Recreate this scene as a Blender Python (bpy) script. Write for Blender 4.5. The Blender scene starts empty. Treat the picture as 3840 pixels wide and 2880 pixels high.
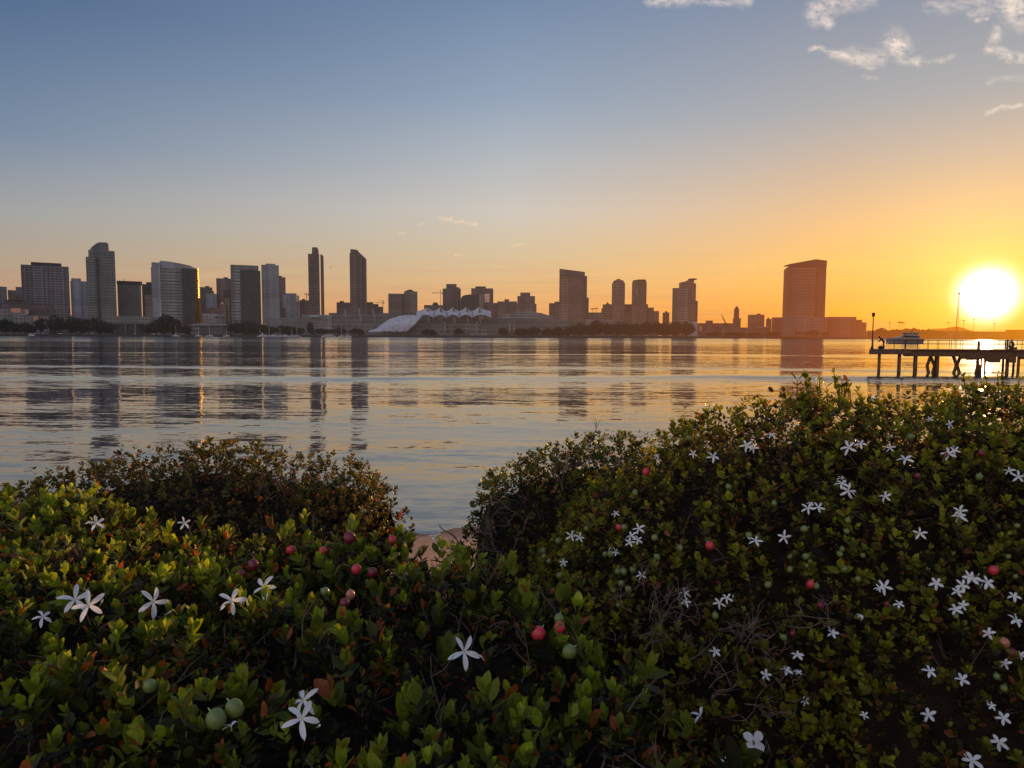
import bpy, bmesh, math, random
import numpy as np
from mathutils import Vector, Matrix

random.seed(7); RNG = np.random.default_rng(11)
sc = bpy.context.scene
COL = sc.collection
rad = math.radians

# ------------------------------------------------------------------ camera
sc.view_settings.view_transform = 'Standard'; sc.view_settings.look = 'None'; sc.view_settings.exposure = 0; sc.view_settings.gamma = 1
sc.cycles.use_denoising = True; sc.cycles.max_bounces = 6; sc.cycles.diffuse_bounces = 2; sc.cycles.glossy_bounces = 3; sc.cycles.transmission_bounces = 3; sc.cycles.transparent_max_bounces = 4
sc.cycles.caustics_reflective = False; sc.cycles.caustics_refractive = False; sc.cycles.sample_clamp_indirect = 4
CAM_H = 4.4; F = 2560.0
PITCH = math.atan(182.0 / F); ROLL = rad(-0.20)
R = Matrix.Rotation(math.pi / 2 - PITCH, 3, 'X') @ Matrix.Rotation(-ROLL, 3, 'Z')
C = Vector((0, 0, CAM_H))
Rn = np.array(R)
cam_d = bpy.data.cameras.new('camera'); cam = bpy.data.objects.new('camera', cam_d); COL.objects.link(cam)
cam_d.lens = 24.0; cam_d.sensor_width = 36.0; cam_d.clip_start = 0.05; cam_d.clip_end = 60000
M = R.to_4x4(); M.translation = C; cam.matrix_world = M
sc.camera = cam

def at(px, py, Y):
    d = R @ Vector(((px - 1920) / F, -(py - 1440) / F, -1.0))
    return C + d * (Y / d.y)
def X(px, Y, py=1130): return at(px, py, Y).x
def Z(px, py, Y): return at(px, py, Y).z
def project(p):
    q = (p - np.array(C)) @ Rn
    w = -q[:, 2]
    w = np.where(np.abs(w) < 1e-4, 1e-4, w)
    return 1920 + F * q[:, 0] / w, 1440 - F * q[:, 1] / w, w

# ------------------------------------------------------------------ helpers
def lin(c):
    r = []
    for v in c:
        v = v / 255.0
        r.append(v / 12.92 if v <= 0.04045 else ((v + 0.055) / 1.055) ** 2.4)
    return r
def tag(o, label=None, cat=None, group=None, kind=None):
    if label: o['label'] = label
    if cat: o['category'] = cat
    if group: o['group'] = group
    if kind: o['kind'] = kind
    return o
def empty(name, loc=(0, 0, 0), rz=0):
    o = bpy.data.objects.new(name, None); o.empty_display_size = 0.1
    COL.objects.link(o); o.location = loc; o.rotation_euler = (0, 0, rz); return o
def link(name, me, mat, parent=None, smooth=False):
    o = bpy.data.objects.new(name, me); COL.objects.link(o)
    if mat is not None and not me.materials:
        for m in (mat if isinstance(mat, (list, tuple)) else [mat]): me.materials.append(m)
    if parent is not None: o.parent = parent
    if smooth: me.shade_smooth()
    return o
class MB:
    """collects faces of one part"""
    def __init__(s): s.v = []; s.f = []; s.mi = []; s.cur = 0
    def add(s, vs, fs):
        n = len(s.v); s.v += [tuple(v) for v in vs]
        for f in fs: s.f.append([n + i for i in f]); s.mi.append(s.cur)
    def box(s, x0, x1, y0, y1, z0, z1):
        s.add([(x0, y0, z0), (x1, y0, z0), (x1, y1, z0), (x0, y1, z0), (x0, y0, z1), (x1, y0, z1), (x1, y1, z1), (x0, y1, z1)],
              [(0, 3, 2, 1), (4, 5, 6, 7), (0, 1, 5, 4), (1, 2, 6, 5), (2, 3, 7, 6), (3, 0, 4, 7)]); return s
    def prism(s, prof, y0, y1):
        n = len(prof)
        s.add([(p[0], y0, p[1]) for p in prof] + [(p[0], y1, p[1]) for p in prof],
              [list(range(n)), list(range(2 * n - 1, n - 1, -1))] + [(i, i + n, (i + 1) % n + n, (i + 1) % n) for i in range(n)]); return s
    def column(s, plan, z0, z1, taper=1.0):
        n = len(plan); cx = sum(p[0] for p in plan) / n; cy = sum(p[1] for p in plan) / n
        s.add([(p[0], p[1], z0) for p in plan] + [(cx + (p[0] - cx) * taper, cy + (p[1] - cy) * taper, z1) for p in plan],
              [list(range(n - 1, -1, -1)), list(range(n, 2 * n))] + [(i, (i + 1) % n, (i + 1) % n + n, i + n) for i in range(n)]); return s
    def tube(s, pts, rs, n=6):
        rings = []
        pts = [Vector(p) for p in pts]
        if not isinstance(rs, (list, tuple)): rs = [rs] * len(pts)
        for i, p in enumerate(pts):
            d = (pts[min(i + 1, len(pts) - 1)] - pts[max(i - 1, 0)]).normalized()
            a = d.orthogonal().normalized() if i == 0 else (a0 - d * a0.dot(d)).normalized()
            a0 = a; b = d.cross(a)
            rings.append([p + (a * math.cos(2 * math.pi * k / n) + b * math.sin(2 * math.pi * k / n)) * rs[i] for k in range(n)])
        vs = [v for r in rings for v in r]
        fs = [(i * n + k, i * n + (k + 1) % n, (i + 1) * n + (k + 1) % n, (i + 1) * n + k) for i in range(len(pts) - 1) for k in range(n)]
        fs += [list(range(n - 1, -1, -1)), [(len(pts) - 1) * n + k for k in range(n)]]
        s.add(vs, fs); return s
    def lathe(s, prof, c=(0, 0, 0), n=12):
        vs = [(c[0] + r * math.cos(2 * math.pi * k / n), c[1] + r * math.sin(2 * math.pi * k / n), c[2] + z) for r, z in prof for k in range(n)]
        m = len(prof)
        fs = [(i * n + k, i * n + (k + 1) % n, (i + 1) * n + (k + 1) % n, (i + 1) * n + k) for i in range(m - 1) for k in range(n)]
        fs += [list(range(n - 1, -1, -1)), [(m - 1) * n + k for k in range(n)]]
        s.add(vs, fs); return s
    def build(s, name, mat, parent=None, smooth=False):
        me = bpy.data.meshes.new(name); me.from_pydata(s.v, [], s.f); 
        for m in (mat if isinstance(mat, (list, tuple)) else [mat]): me.materials.append(m)
        if any(s.mi): me.polygons.foreach_set('material_index', s.mi)
        bm = bmesh.new(); bm.from_mesh(me); bmesh.ops.recalc_face_normals(bm, faces=bm.faces); bm.to_mesh(me); bm.free()
        me.update()
        return link(name, me, None, parent, smooth)

# ------------------------------------------------------------------ node helpers
class NT:
    def __init__(s, tree): s.t = tree; s.n = tree.nodes; s.l = tree.links
    def node(s, t, **k):
        n = s.n.new(t)
        for a, b in k.items(): setattr(n, a, b)
        return n
    def put(s, sock, v):
        if isinstance(v, bpy.types.NodeSocket): s.l.new(v, sock)
        elif isinstance(v, (tuple, list)):
            v = list(v)
            if sock.type == 'RGBA' and len(v) == 3: v.append(1.0)
            sock.default_value = v
        else: sock.default_value = v
    def m(s, op, a, b=None, c=None, clamp=False):
        n = s.node('ShaderNodeMath', operation=op, use_clamp=clamp)
        s.put(n.inputs[0], a)
        if b is not None: s.put(n.inputs[1], b)
        if c is not None: s.put(n.inputs[2], c)
        return n.outputs[0]
    def vm(s, op, a, b=None, out=0):
        n = s.node('ShaderNodeVectorMath', operation=op); s.put(n.inputs[0], a)
        if b is not None: s.put(n.inputs['Scale' if op == 'SCALE' else 1], b)
        return n.outputs[out]
    def mapr(s, v, a, b, c=0.0, d=1.0, smooth=False):
        n = s.node('ShaderNodeMapRange', interpolation_type='SMOOTHSTEP' if smooth else 'LINEAR')
        for i, x in enumerate((v, a, b, c, d)): s.put(n.inputs[i], x)
        return n.outputs[0]
    def mix(s, f, a, b, mode='MIX'):
        n = s.node('ShaderNodeMix', data_type='RGBA', blend_type=mode)
        s.put(n.inputs[0], f); s.put(n.inputs[6], a); s.put(n.inputs[7], b); return n.outputs[2]
    def ramp(s, v, stops, interp='LINEAR'):
        n = s.node('ShaderNodeValToRGB'); cr = n.color_ramp; cr.interpolation = interp
        while len(cr.elements) < len(stops): cr.elements.new(0.5)
        for e, (p, c) in zip(cr.elements, stops): e.position = p; e.color = (c[0], c[1], c[2], 1)
        s.put(n.inputs[0], v); return n.outputs[0]
    def noise(s, vec, scale, detail=2, rough=0.5, out=0, dist=0.0):
        n = s.node('ShaderNodeTexNoise'); s.put(n.inputs['Vector'], vec); n.inputs['Scale'].default_value = scale
        n.inputs['Detail'].default_value = detail; n.inputs['Roughness'].default_value = rough; n.inputs['Distortion'].default_value = dist
        return n.outputs[out]
    def sep(s, v):
        n = s.node('ShaderNodeSeparateXYZ'); s.put(n.inputs[0], v); return n.outputs
    def comb(s, x, y, z):
        n = s.node('ShaderNodeCombineXYZ'); s.put(n.inputs[0], x); s.put(n.inputs[1], y); s.put(n.inputs[2], z); return n.outputs[0]
def new_mat(name):
    m = bpy.data.materials.new(name); m.use_nodes = True; t = NT(m.node_tree); t.n.clear()
    out = t.node('ShaderNodeOutputMaterial'); return m, t, out
def pbsdf(t, col, rough=0.6, spec=0.5, normal=None, metal=0.0, ior=1.45):
    p = t.node('ShaderNodeBsdfPrincipled'); t.put(p.inputs['Base Color'], col); t.put(p.inputs['Roughness'], rough)
    p.inputs['Specular IOR Level'].default_value = spec; p.inputs['IOR'].default_value = ior; t.put(p.inputs['Metallic'], metal)
    if normal is not None: t.put(p.inputs['Normal'], normal)
    return p.outputs[0]

# ------------------------------------------------------------------ sun direction
SUN_AZ = math.atan2(3690 - 1920, F); SUN_EL = rad(2.95)
SUN = Vector((math.sin(SUN_AZ) * math.cos(SUN_EL), math.cos(SUN_AZ) * math.cos(SUN_EL), math.sin(SUN_EL)))

# ------------------------------------------------------------------ world (sky)
def build_world():
    w = bpy.data.worlds.new('World'); sc.world = w; w.use_nodes = True
    t = NT(w.node_tree); t.n.clear()
    out = t.node('ShaderNodeOutputWorld')
    d = t.node('ShaderNodeTexCoord').outputs['Generated']
    d = t.vm('NORMALIZE', d)
    x, y, z = t.sep(d)
    el = t.m('MULTIPLY', t.m('ARCSINE', z), 180 / math.pi)
    e30 = t.m('DIVIDE', el, 90.0, clamp=True)
    az = t.m('ARCTAN2', x, y)
    dif = t.m('SUBTRACT', az, SUN_AZ)
    dif = t.m('ABSOLUTE', t.m('ARCTAN2', t.m('SINE', dif), t.m('COSINE', dif)))
    dif = t.m('MULTIPLY', dif, 180 / math.pi)
    def rp(st): return t.ramp(e30, [(a / 90.0, lin(c)) for a, c in st])
    N = rp([(0, (240, 140, 45)), (2.1, (248, 165, 60)), (5.1, (244, 184, 98)), (9, (222, 180, 132)), (12.9, (192, 172, 154)), (16.6, (162, 162, 164)), (24, (128, 138, 158)), (45, (72, 94, 130)), (90, (60, 76, 108))])
    Mi = rp([(0, (214, 140, 88)), (2.4, (222, 163, 104)), (4.5, (216, 176, 126)), (6.9, (205, 183, 150)), (10.1, (197, 189, 178)), (14.4, (170, 175, 180)), (18.5, (142, 157, 176)), (26, (106, 128, 158)), (45, (62, 82, 116)), (90, (56, 70, 100))])
    L = rp([(0, (168, 116, 98)), (1.9, (184, 138, 110)), (4.6, (168, 150, 130)), (8.1, (150, 152, 152)), (13.3, (108, 128, 152)), (22, (68, 94, 130)), (45, (54, 70, 98)), (90, (52, 64, 92))])
    c = t.mix(t.mapr(dif, 10, 35), N, Mi)
    c = t.mix(t.mapr(dif, 35, 74), c, L)
    back = t.mapr(dif, 80, 150, 0, 1, smooth=True)
    c = t.mix(t.m('MULTIPLY', back, t.mapr(el, 70, 25)), c, t.vm('SCALE', t.mix(t.mapr(el, 0, 30), lin((222, 200, 188)), lin((182, 184, 194))), 1.5))  # sky behind the camera brightened as added fill for facades and foliage
    c = t.vm('SCALE', c, t.mapr(el, 30, 55, 1.13, 2.9))  # high sky boosted too, added fill from above
    # thin haze streaks low over the horizon
    st = t.noise(t.comb(t.m('MULTIPLY', az, 3.0), t.m('MULTIPLY', el, 1.1), 0), 1.6, 4, .55)
    low = t.mapr(el, 0.5, 8, 1, 0)
    c = t.mix(t.m('MULTIPLY', t.m('MULTIPLY', t.mapr(st, .45, .7), low), .30), c, lin((178, 126, 112)))
    # sun glow
    ang = t.m('MULTIPLY', t.m('ARCCOSINE', t.m('MINIMUM', t.vm('DOT_PRODUCT', d, tuple(SUN), out=1), 1.0)), 180 / math.pi)
    def glow(c, amp, g, p=1.0):
        e = t.m('EXPONENT', t.m('MULTIPLY', t.m('POWER', t.m('DIVIDE', ang, g), p), -1.0))
        return t.vm('SCALE', c, t.m('MULTIPLY', e, amp))
    above = t.mapr(el, -0.3, 0.4)
    g = t.vm('ADD', glow((1.0, .93, .80), 3.2, 1.53, 3.0), glow((1.0, .70, .10), .62, 3.9, 1.1))
    g = t.vm('ADD', g, glow((1.0, .52, .08), .11, 9.0, 1.0))
    g = t.vm('SCALE', g, above)
    # clouds (soft wisps placed by direction; u = x/y, v = z/y)
    ys = t.m('MAXIMUM', y, 0.02)
    u = t.m('DIVIDE', x, ys); v = t.m('DIVIDE', z, ys)
    uv = t.comb(u, v, 0)
    wob = t.noise(uv, 16, 6, .62, out=1)
    wob = t.vm('SUBTRACT', wob, (.5, .5, .5))
    uvd = t.vm('ADD', uv, t.vm('SCALE', wob, .035))
    u2, v2, _ = t.sep(uvd)
    # x0,y0,x1,y1 (photo px), radius px, strength
    caps = [(2440, -12, 2800, -4, 24, .9), (3110, 5, 3060, 50, 42, .95), (3060, 60, 3110, 84, 22, .9), (3150, 10, 3260, -10, 30, .6),
            (3040, 178, 3140, 205, 9, .9), (3140, 210, 3260, 240, 20, 1.0), (3210, 205, 3300, 215, 30, .7), (3345, 150, 3365, 172, 42, 1.25),
            (3370, 215, 3440, 228, 17, 1.0), (3450, 226, 3580, 220, 8, .5), (3790, 10, 3840, 50, 55, 1.1), (3500, 30, 3700, 8, 26, .5), (3650, 55, 3760, 30, 22, .5),
            (3655, 84, 3705, 80, 8, .9), (3715, 165, 3740, 120, 20, .8), (3712, 175, 3790, 215, 20, 1.0), (3790, 215, 3860, 225, 18, .9), (3700, 428, 3830, 395, 10, .8), (3700, 310, 3840, 302, 12, .3),
            (3240, 290, 3275, 305, 7, .35), (1648, 822, 1700, 818, 8, .9), (1700, 828, 1790, 834, 6, .9), (1498, 865, 1520, 863, 5, .9), (1705, 960, 1735, 957, 6, .9), (1915, 922, 1960, 915, 6, .9), (1840, 998, 1905, 1000, 4, .6), (1570, 836, 1590, 832, 4, .6),
            (1630, 1075, 1660, 1082, 10, .4), (760, 1045, 860, 1052, 12, .35)]
    tot = None
    for x0, y0, x1, y1, r, s in caps:
        a = at(x0, y0, 1) - C; b = at(x1, y1, 1) - C
        ax, ay, bx, by = a.x, a.z, b.x, b.z
        dx, dy = bx - ax, by - ay; L2 = dx * dx + dy * dy
        pu = t.m('SUBTRACT', u2, ax); pv = t.m('SUBTRACT', v2, ay)
        h = t.m('MULTIPLY_ADD', pu, dx / L2, t.m('MULTIPLY', pv, dy / L2), clamp=True)
        qx = t.m('MULTIPLY_ADD', h, -dx, pu); qy = t.m('MULTIPLY_ADD', h, -dy, pv)
        dd = t.m('SQRT', t.m('MULTIPLY_ADD', qx, qx, t.m('MULTIPLY', qy, qy)))
        mk = t.mapr(dd, 0, r * 1.65 / F, s, 0, smooth=True)
        tot = mk if tot is None else t.m('MAXIMUM', tot, mk)
    tex = t.noise(t.vm('MULTIPLY', uvd, (1, 1.9, 1)), 46, 8, .70)
    cl = t.m('MULTIPLY', tot, t.mapr(tex, .35, .62))
    cl = t.m('MULTIPLY', cl, t.mapr(y, 0.0, .2), clamp=True)
    ccol = t.mix(t.mapr(el, 4, 14), lin((250, 200, 130)), lin((250, 230, 214)))
    c = t.mix(t.m('MULTIPLY', cl, .86), c, ccol)
    c = t.vm('ADD', c, g)
    # physical sky adds a little of its own colour
    sky = t.node('ShaderNodeTexSky', sky_type='NISHITA'); sky.sun_disc = False; sky.sun_elevation = SUN_EL; sky.sun_rotation = SUN_AZ
    c = t.vm('ADD', t.vm('SCALE', c, 0.985), t.vm('SCALE', sky.outputs[0], 0.004))
    below = t.mapr(el, -1.2, -0.2)
    c = t.vm('SCALE', c, t.m('MULTIPLY_ADD', below, .93, .07))
    bg = t.node('ShaderNodeBackground'); t.put(bg.inputs[0], c); bg.inputs[1].default_value = 1.0
    t.l.new(bg.outputs[0], out.inputs[0])
build_world()
sun_d = bpy.data.lights.new('sun', 'SUN'); sun_d.energy = 5.0; sun_d.angle = rad(0.6); sun_d.color = (1.0, .56, .22)
sun = bpy.data.objects.new('sun', sun_d); COL.objects.link(sun)
sun.rotation_euler = SUN.to_track_quat('Z', 'Y').to_euler()

# ------------------------------------------------------------------ materials
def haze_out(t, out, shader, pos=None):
    """aerial perspective over the bay: haze glow mixed into the material, warm towards the sun side"""
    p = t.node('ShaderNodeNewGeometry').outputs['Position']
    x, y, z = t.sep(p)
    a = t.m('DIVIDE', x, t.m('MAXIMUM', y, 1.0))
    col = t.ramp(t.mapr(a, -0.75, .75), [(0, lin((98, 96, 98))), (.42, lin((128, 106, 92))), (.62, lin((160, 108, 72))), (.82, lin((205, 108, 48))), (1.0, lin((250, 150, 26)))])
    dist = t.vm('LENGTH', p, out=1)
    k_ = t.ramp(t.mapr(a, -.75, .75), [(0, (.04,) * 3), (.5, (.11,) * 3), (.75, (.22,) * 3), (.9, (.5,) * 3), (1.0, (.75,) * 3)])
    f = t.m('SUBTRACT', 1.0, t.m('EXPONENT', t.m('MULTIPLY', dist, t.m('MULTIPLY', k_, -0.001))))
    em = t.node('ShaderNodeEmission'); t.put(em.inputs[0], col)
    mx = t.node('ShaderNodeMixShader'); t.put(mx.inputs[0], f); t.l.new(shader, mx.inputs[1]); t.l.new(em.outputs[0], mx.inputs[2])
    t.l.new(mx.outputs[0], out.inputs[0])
def facade(name, wall, glass, floor=3.7, bay=4.2, band=.5, vert=.35, rough=.25, lit=0.0, spec=.5):
    floor *= 1.7; bay *= 1.5
    m, t, out = new_mat(name)
    p = t.node('ShaderNodeNewGeometry').outputs['Position']; x, y, z = t.sep(p)
    h = t.m('ADD', x, t.m('MULTIPLY', y, .93))
    fz = t.m('FRACT', t.m('DIVIDE', z, floor)); fx = t.m('FRACT', t.m('DIVIDE', h, bay))
    g = t.m('MULTIPLY', t.m('LESS_THAN', fz, band), t.m('GREATER_THAN', fx, vert))
    cell = t.comb(t.m('FLOOR', t.m('DIVIDE', h, bay)), t.m('FLOOR', t.m('DIVIDE', z, floor)), 0)
    wn = t.node('ShaderNodeTexWhiteNoise', noise_dimensions='3D'); t.put(wn.inputs[0], cell)
    gc = t.mix(t.m('MULTIPLY', wn.outputs[0], .6), glass, [min(1, c * 2.2 + .03) for c in glass])
    big = t.noise(p, .03, 4, .6)
    colm = t.node('ShaderNodeTexWhiteNoise', noise_dimensions='1D'); t.put(colm.inputs['W'], t.m('FLOOR', t.m('DIVIDE', h, bay * 2.6)))
    flr = t.node('ShaderNodeTexWhiteNoise', noise_dimensions='1D'); t.put(flr.inputs['W'], t.m('FLOOR', t.m('DIVIDE', z, floor * 3.0)))
    tone = t.m('MULTIPLY', t.mapr(colm.outputs[0], 0, 1, .62, 1.28), t.mapr(flr.outputs[0], 0, 1, .84, 1.12))
    wc = t.mix(t.mapr(big, .3, .7), [c * .78 for c in wall], [min(1, c * 1.15) for c in wall]); wc = t.vm('SCALE', wc, tone)
    col = t.mix(g, wc, gc)
    nrm = t.node('ShaderNodeNewGeometry').outputs['Normal']
    up = t.m('GREATER_THAN', t.sep(nrm)[2], .6)
    col = t.mix(up, col, [c * .6 for c in wall])
    ro = t.m('MAXIMUM', t.mapr(g, 0, 1, .75, rough), up)
    sh = pbsdf(t, col, ro, spec)
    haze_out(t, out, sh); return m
def far(name, col, rough=.8, var=.3, scale=.05, metal=0.0):
    m, t, out = new_mat(name)
    p = t.node('ShaderNodeNewGeometry').outputs['Position']
    n = t.noise(p, scale, 5, .6)
    c = t.mix(t.mapr(n, .3, .7), [v * (1 - var) for v in col], [min(1, v * (1 + var)) for v in col])
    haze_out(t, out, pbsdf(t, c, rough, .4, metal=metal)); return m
def near(name, col, rough=.6, var=.25, scale=8, spec=.4, bump=0.0, metal=0.0):
    m, t, out = new_mat(name)
    p = t.node('ShaderNodeTexCoord').outputs['Object']
    n = t.noise(p, scale, 5, .6)
    c = t.mix(t.mapr(n, .3, .7), [v * (1 - var) for v in col], [min(1, v * (1 + var)) for v in col])
    nm = None
    if bump:
        b = t.node('ShaderNodeBump'); b.inputs['Strength'].default_value = bump; b.inputs['Distance'].default_value = .02; t.put(b.inputs['Height'], n); nm = b.outputs[0]
    t.l.new(pbsdf(t, c, rough, spec, nm, metal), out.inputs[0]); return m

MT = {}
MT['slab'] = facade('facade_ribbed', (.22, .19, .20), (.022, .02, .03), 3.6, 7.5, .62, .22, .3)
MT['grey'] = facade('facade_grey', (.20, .20, .20), (.025, .03, .04), 3.4, 4.0, .55, .35, .3)
MT['bluegrey'] = facade('facade_blue_grey', (.30, .31, .36), (.13, .14, .20), 3.6, 5.0, .45, .4, .35)
MT['pale'] = facade('facade_pale', (.30, .295, .29), (.03, .03, .035), 4.0, 3.0, .50, .0, .3)
MT['palewall'] = facade('facade_pale_plain', (.26, .265, .28), (.16, .16, .18), 4.2, 11.0, .30, .75, .4)
MT['dark'] = facade('facade_dark_glass', (.035, .035, .04), (.015, .016, .02), 3.6, 3.0, .7, .1, .2, spec=.35)
MT['brown'] = facade('facade_brown', (.14, .10, .095), (.022, .016, .018), 3.4, 3.5, .55, .3, .3)
MT['maroon'] = facade('facade_maroon', (.17, .11, .105), (.035, .02, .022), 3.6, 3.8, .55, .3, .35)
MT['tan'] = facade('facade_tan', (.23, .17, .145), (.045, .03, .03), 3.4, 4.0, .5, .4, .4)
MT['white'] = facade('facade_white_low', (.26, .235, .24), (.07, .06, .06), 4.2, 6.0, .45, .4, .4)
MT['terrace'] = facade('facade_terrace', (.15, .13, .125), (.04, .04, .045), 6.0, 9.0, .45, .15, .5)
MT['rust'] = facade('facade_bronze_glass', (.22, .125, .10), (.07, .04, .032), 3.7, 3.4, .55, .25, .35)
MT['roof'] = far('roof_dark', (.045, .04, .045))
MT['roofbr'] = far('roof_brown', (.14, .075, .06))
MT['gold'] = None
m, t, out = new_mat('sun_tint_glass')  # gold of the reflected sun put into the glass colour
p = t.node('ShaderNodeNewGeometry').outputs['Position']; zz = t.sep(p)[2]
g = t.m('LESS_THAN', t.m('FRACT', t.m('DIVIDE', zz, 4.0)), .6)
t.l.new(pbsdf(t, t.mix(g, (.06, .05, .045), (.26, .17, .06)), t.mapr(g, 0, 1, .7, .34), .4, metal=t.m('MULTIPLY', g, .6)), out.inputs[0]); MT['gold'] = m
MT['sail'] = far('white_tent_fabric', (.36, .36, .42), .8, .25, .12)
MT['bank'] = far('dark_bank', (.028, .02, .018), .95, .5, .2)
MT['land'] = far('far_land_ground', (.10, .08, .07), .95, .4, .02)
MT['ftree'] = far('far_tree_leaves', (.020, .017, .012), .9, .5, .6)
MT['ftrunk'] = far('far_tree_bark', (.05, .035, .03), .9)
MT['hill'] = far('far_hills', (.06, .05, .04), .95, .3, .004)
MT['fwhite'] = far('far_white_paint', (.55, .52, .55), .5, .1)
MT['fdark'] = far('far_dark_metal', (.05, .035, .03), .6)
MT['fred'] = far('far_red_paint', (.30, .06, .05), .6)
MT['fsign'] = far('far_pink_sign', (.75, .42, .36), .6)
MT['forange'] = far('far_orange_and_sun_tint', (.62, .30, .18), .8)  # plain orange, also sunlight painted onto wall panels
MT['wood'] = near('pier_weathered_timber', (.13, .065, .035), .85, .4, 3, .2)
MT['conc'] = near('pier_concrete', (.12, .07, .05), .85, .3, 2, .2)
MT['iron'] = near('dark_painted_iron', (.03, .022, .02), .5, .2, 6)
MT['cloth'] = near('dark_jacket_cloth', (.03, .025, .03), .9)
MT['skin'] = near('skin', (.32, .18, .13), .6)
MT['hair'] = near('dark_hair', (.02, .014, .01), .6)
MT['lampglass'] = near('milky_lamp_glass', (.35, .28, .2), .3)
MT['yacht'] = near('yacht_white_paint', (.26, .19, .17), .3, .05)
MT['yglass'] = near('yacht_dark_window', (.05, .035, .03), .5, .05, 8, .15)

# ------------------------------------------------------------------ water
def build_water():
    m, t, out = new_mat('bay_water')
    p = t.node('ShaderNodeNewGeometry').outputs['Position']
    x, y, z = t.sep(p)
    def slope(sx, sy, detail, rough, dist=0.0, off=0.0, rot=0.0):
        xr = x; yr = y
        if rot:
            xr = t.m('MULTIPLY_ADD', x, math.cos(rot), t.m('MULTIPLY', y, math.sin(rot)))
            yr = t.m('MULTIPLY_ADD', y, math.cos(rot), t.m('MULTIPLY', x, -math.sin(rot)))
        vec = t.comb(t.m('MULTIPLY', xr, sx), t.m('MULTIPLY', yr, sy), off)
        n = t.node('ShaderNodeTexNoise'); t.put(n.inputs['Vector'], vec); n.inputs['Scale'].default_value = 1.0
        n.inputs['Detail'].default_value = detail; n.inputs['Roughness'].default_value = rough; n.inputs['Distortion'].default_value = dist
        return t.vm('SUBTRACT', n.outputs[1], (.5, .5, .5))
    big = slope(.0035, .020, 3, .55, off=3.0); grp = slope(.012, .075, 2, .55, .3, off=51.0, rot=.03)
    mid = slope(.030, .16, 3, .55, off=9.0, rot=.06)
    fine = slope(.34, 1.7, 3, .55, .3, off=17.0, rot=-.12)
    tiny = slope(2.2, 7.5, 2, .5, .4, off=31.0, rot=.25)
    # calm and ruffled patches, drawn out along the shore
    patch = t.noise(t.comb(t.m('MULTIPLY', x, .0030), t.m('MULTIPLY', y, .014), 5), 1.0, 3, .55)
    ruf = t.mapr(patch, .38, .66, .55, 1.5)
    ruf2 = t.mapr(t.noise(t.comb(t.m('MULTIPLY', x, .02), t.m('MULTIPLY', y, .09), 2), 1.0, 2, .5), .35, .65, .6, 1.35)
    def comp(k, ab, am, af, at_):
        s = [t.sep(v)[k] for v in (big, mid, fine, tiny)]
        r = t.m('MULTIPLY', s[0], ab)
        r = t.m('MULTIPLY_ADD', s[1], am, r)
        r2 = t.m('MULTIPLY_ADD', s[3], at_, t.m('MULTIPLY', s[2], af))
        return t.m('MULTIPLY_ADD', t.m('MULTIPLY', r2, ruf2), ruf, r)
    g2 = t.sep(grp)[1]
    fade = t.mapr(y, 15, 130, 1.0, .50)
    sy = t.m('MULTIPLY', t.m('MULTIPLY_ADD', t.m('MULTIPLY', g2, t.mapr(y, 25, 90, .25, 1.0)), .105, comp(1, .050, .14, .32, .20)), fade)
    sx = t.m('MULTIPLY', comp(0, .010, .05, .10, .11), fade)
    wv = t.m('MULTIPLY_ADD', t.noise(t.comb(t.m('MULTIPLY', x, .012), t.m('MULTIPLY', y, .006), 40), 1.0, 3, .6), 26.0, t.m('MULTIPLY_ADD', x, .02, y))
    brk = t.mapr(t.noise(t.comb(t.m('MULTIPLY', x, .02), t.m('MULTIPLY', y, .05), 60), 1.0, 3, .6), .35, .6, .25, 1)
    for c0, w0, a0 in ((103, 3.0, .07), (82, 4.0, .075), (172, 7, .04), (500, 170, .05), (1120, 380, .085)):
        q = t.m('DIVIDE', t.m('SUBTRACT', wv, c0), w0)
        g_ = t.m('EXPONENT', t.m('MULTIPLY', t.m('MULTIPLY', q, q), -1.0))
        sy = t.m('MULTIPLY_ADD', t.m('MULTIPLY', g_, brk), -a0, sy)
    q = t.m('DIVIDE', t.m('SUBTRACT', t.m('MULTIPLY_ADD', x, -.02, y), 69.5), 6.5)
    g_ = t.m('MULTIPLY', t.m('EXPONENT', t.m('MULTIPLY', t.m('MULTIPLY', q, q), -1.0)), t.mapr(x, 12, 36, .15, 1))
    sy = t.m('MULTIPLY_ADD', g_, -.11, sy)
    nrm = t.vm('NORMALIZE', t.comb(sx, sy, 1.0))
    p_ = t.node('ShaderNodeBsdfPrincipled')
    p_.inputs['Base Color'].default_value = (.03, .036, .044, 1); p_.inputs['IOR'].default_value = 2.1
    t.put(p_.inputs['Roughness'], t.mapr(y, 15, 700, .02, .12))
    t.put(p_.inputs['Normal'], nrm)
    t.l.new(p_.outputs[0], out.inputs[0])
    mb = MB(); mb.add([(-9000, 6, 0), (9000, 6, 0), (9000, 9000, 0), (-9000, 9000, 0)], [(0, 1, 2, 3)])
    o = mb.build('water', m); tag(o, 'calm rippled bay water reflecting the sunrise and the towers', kind='structure')
build_water()

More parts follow.
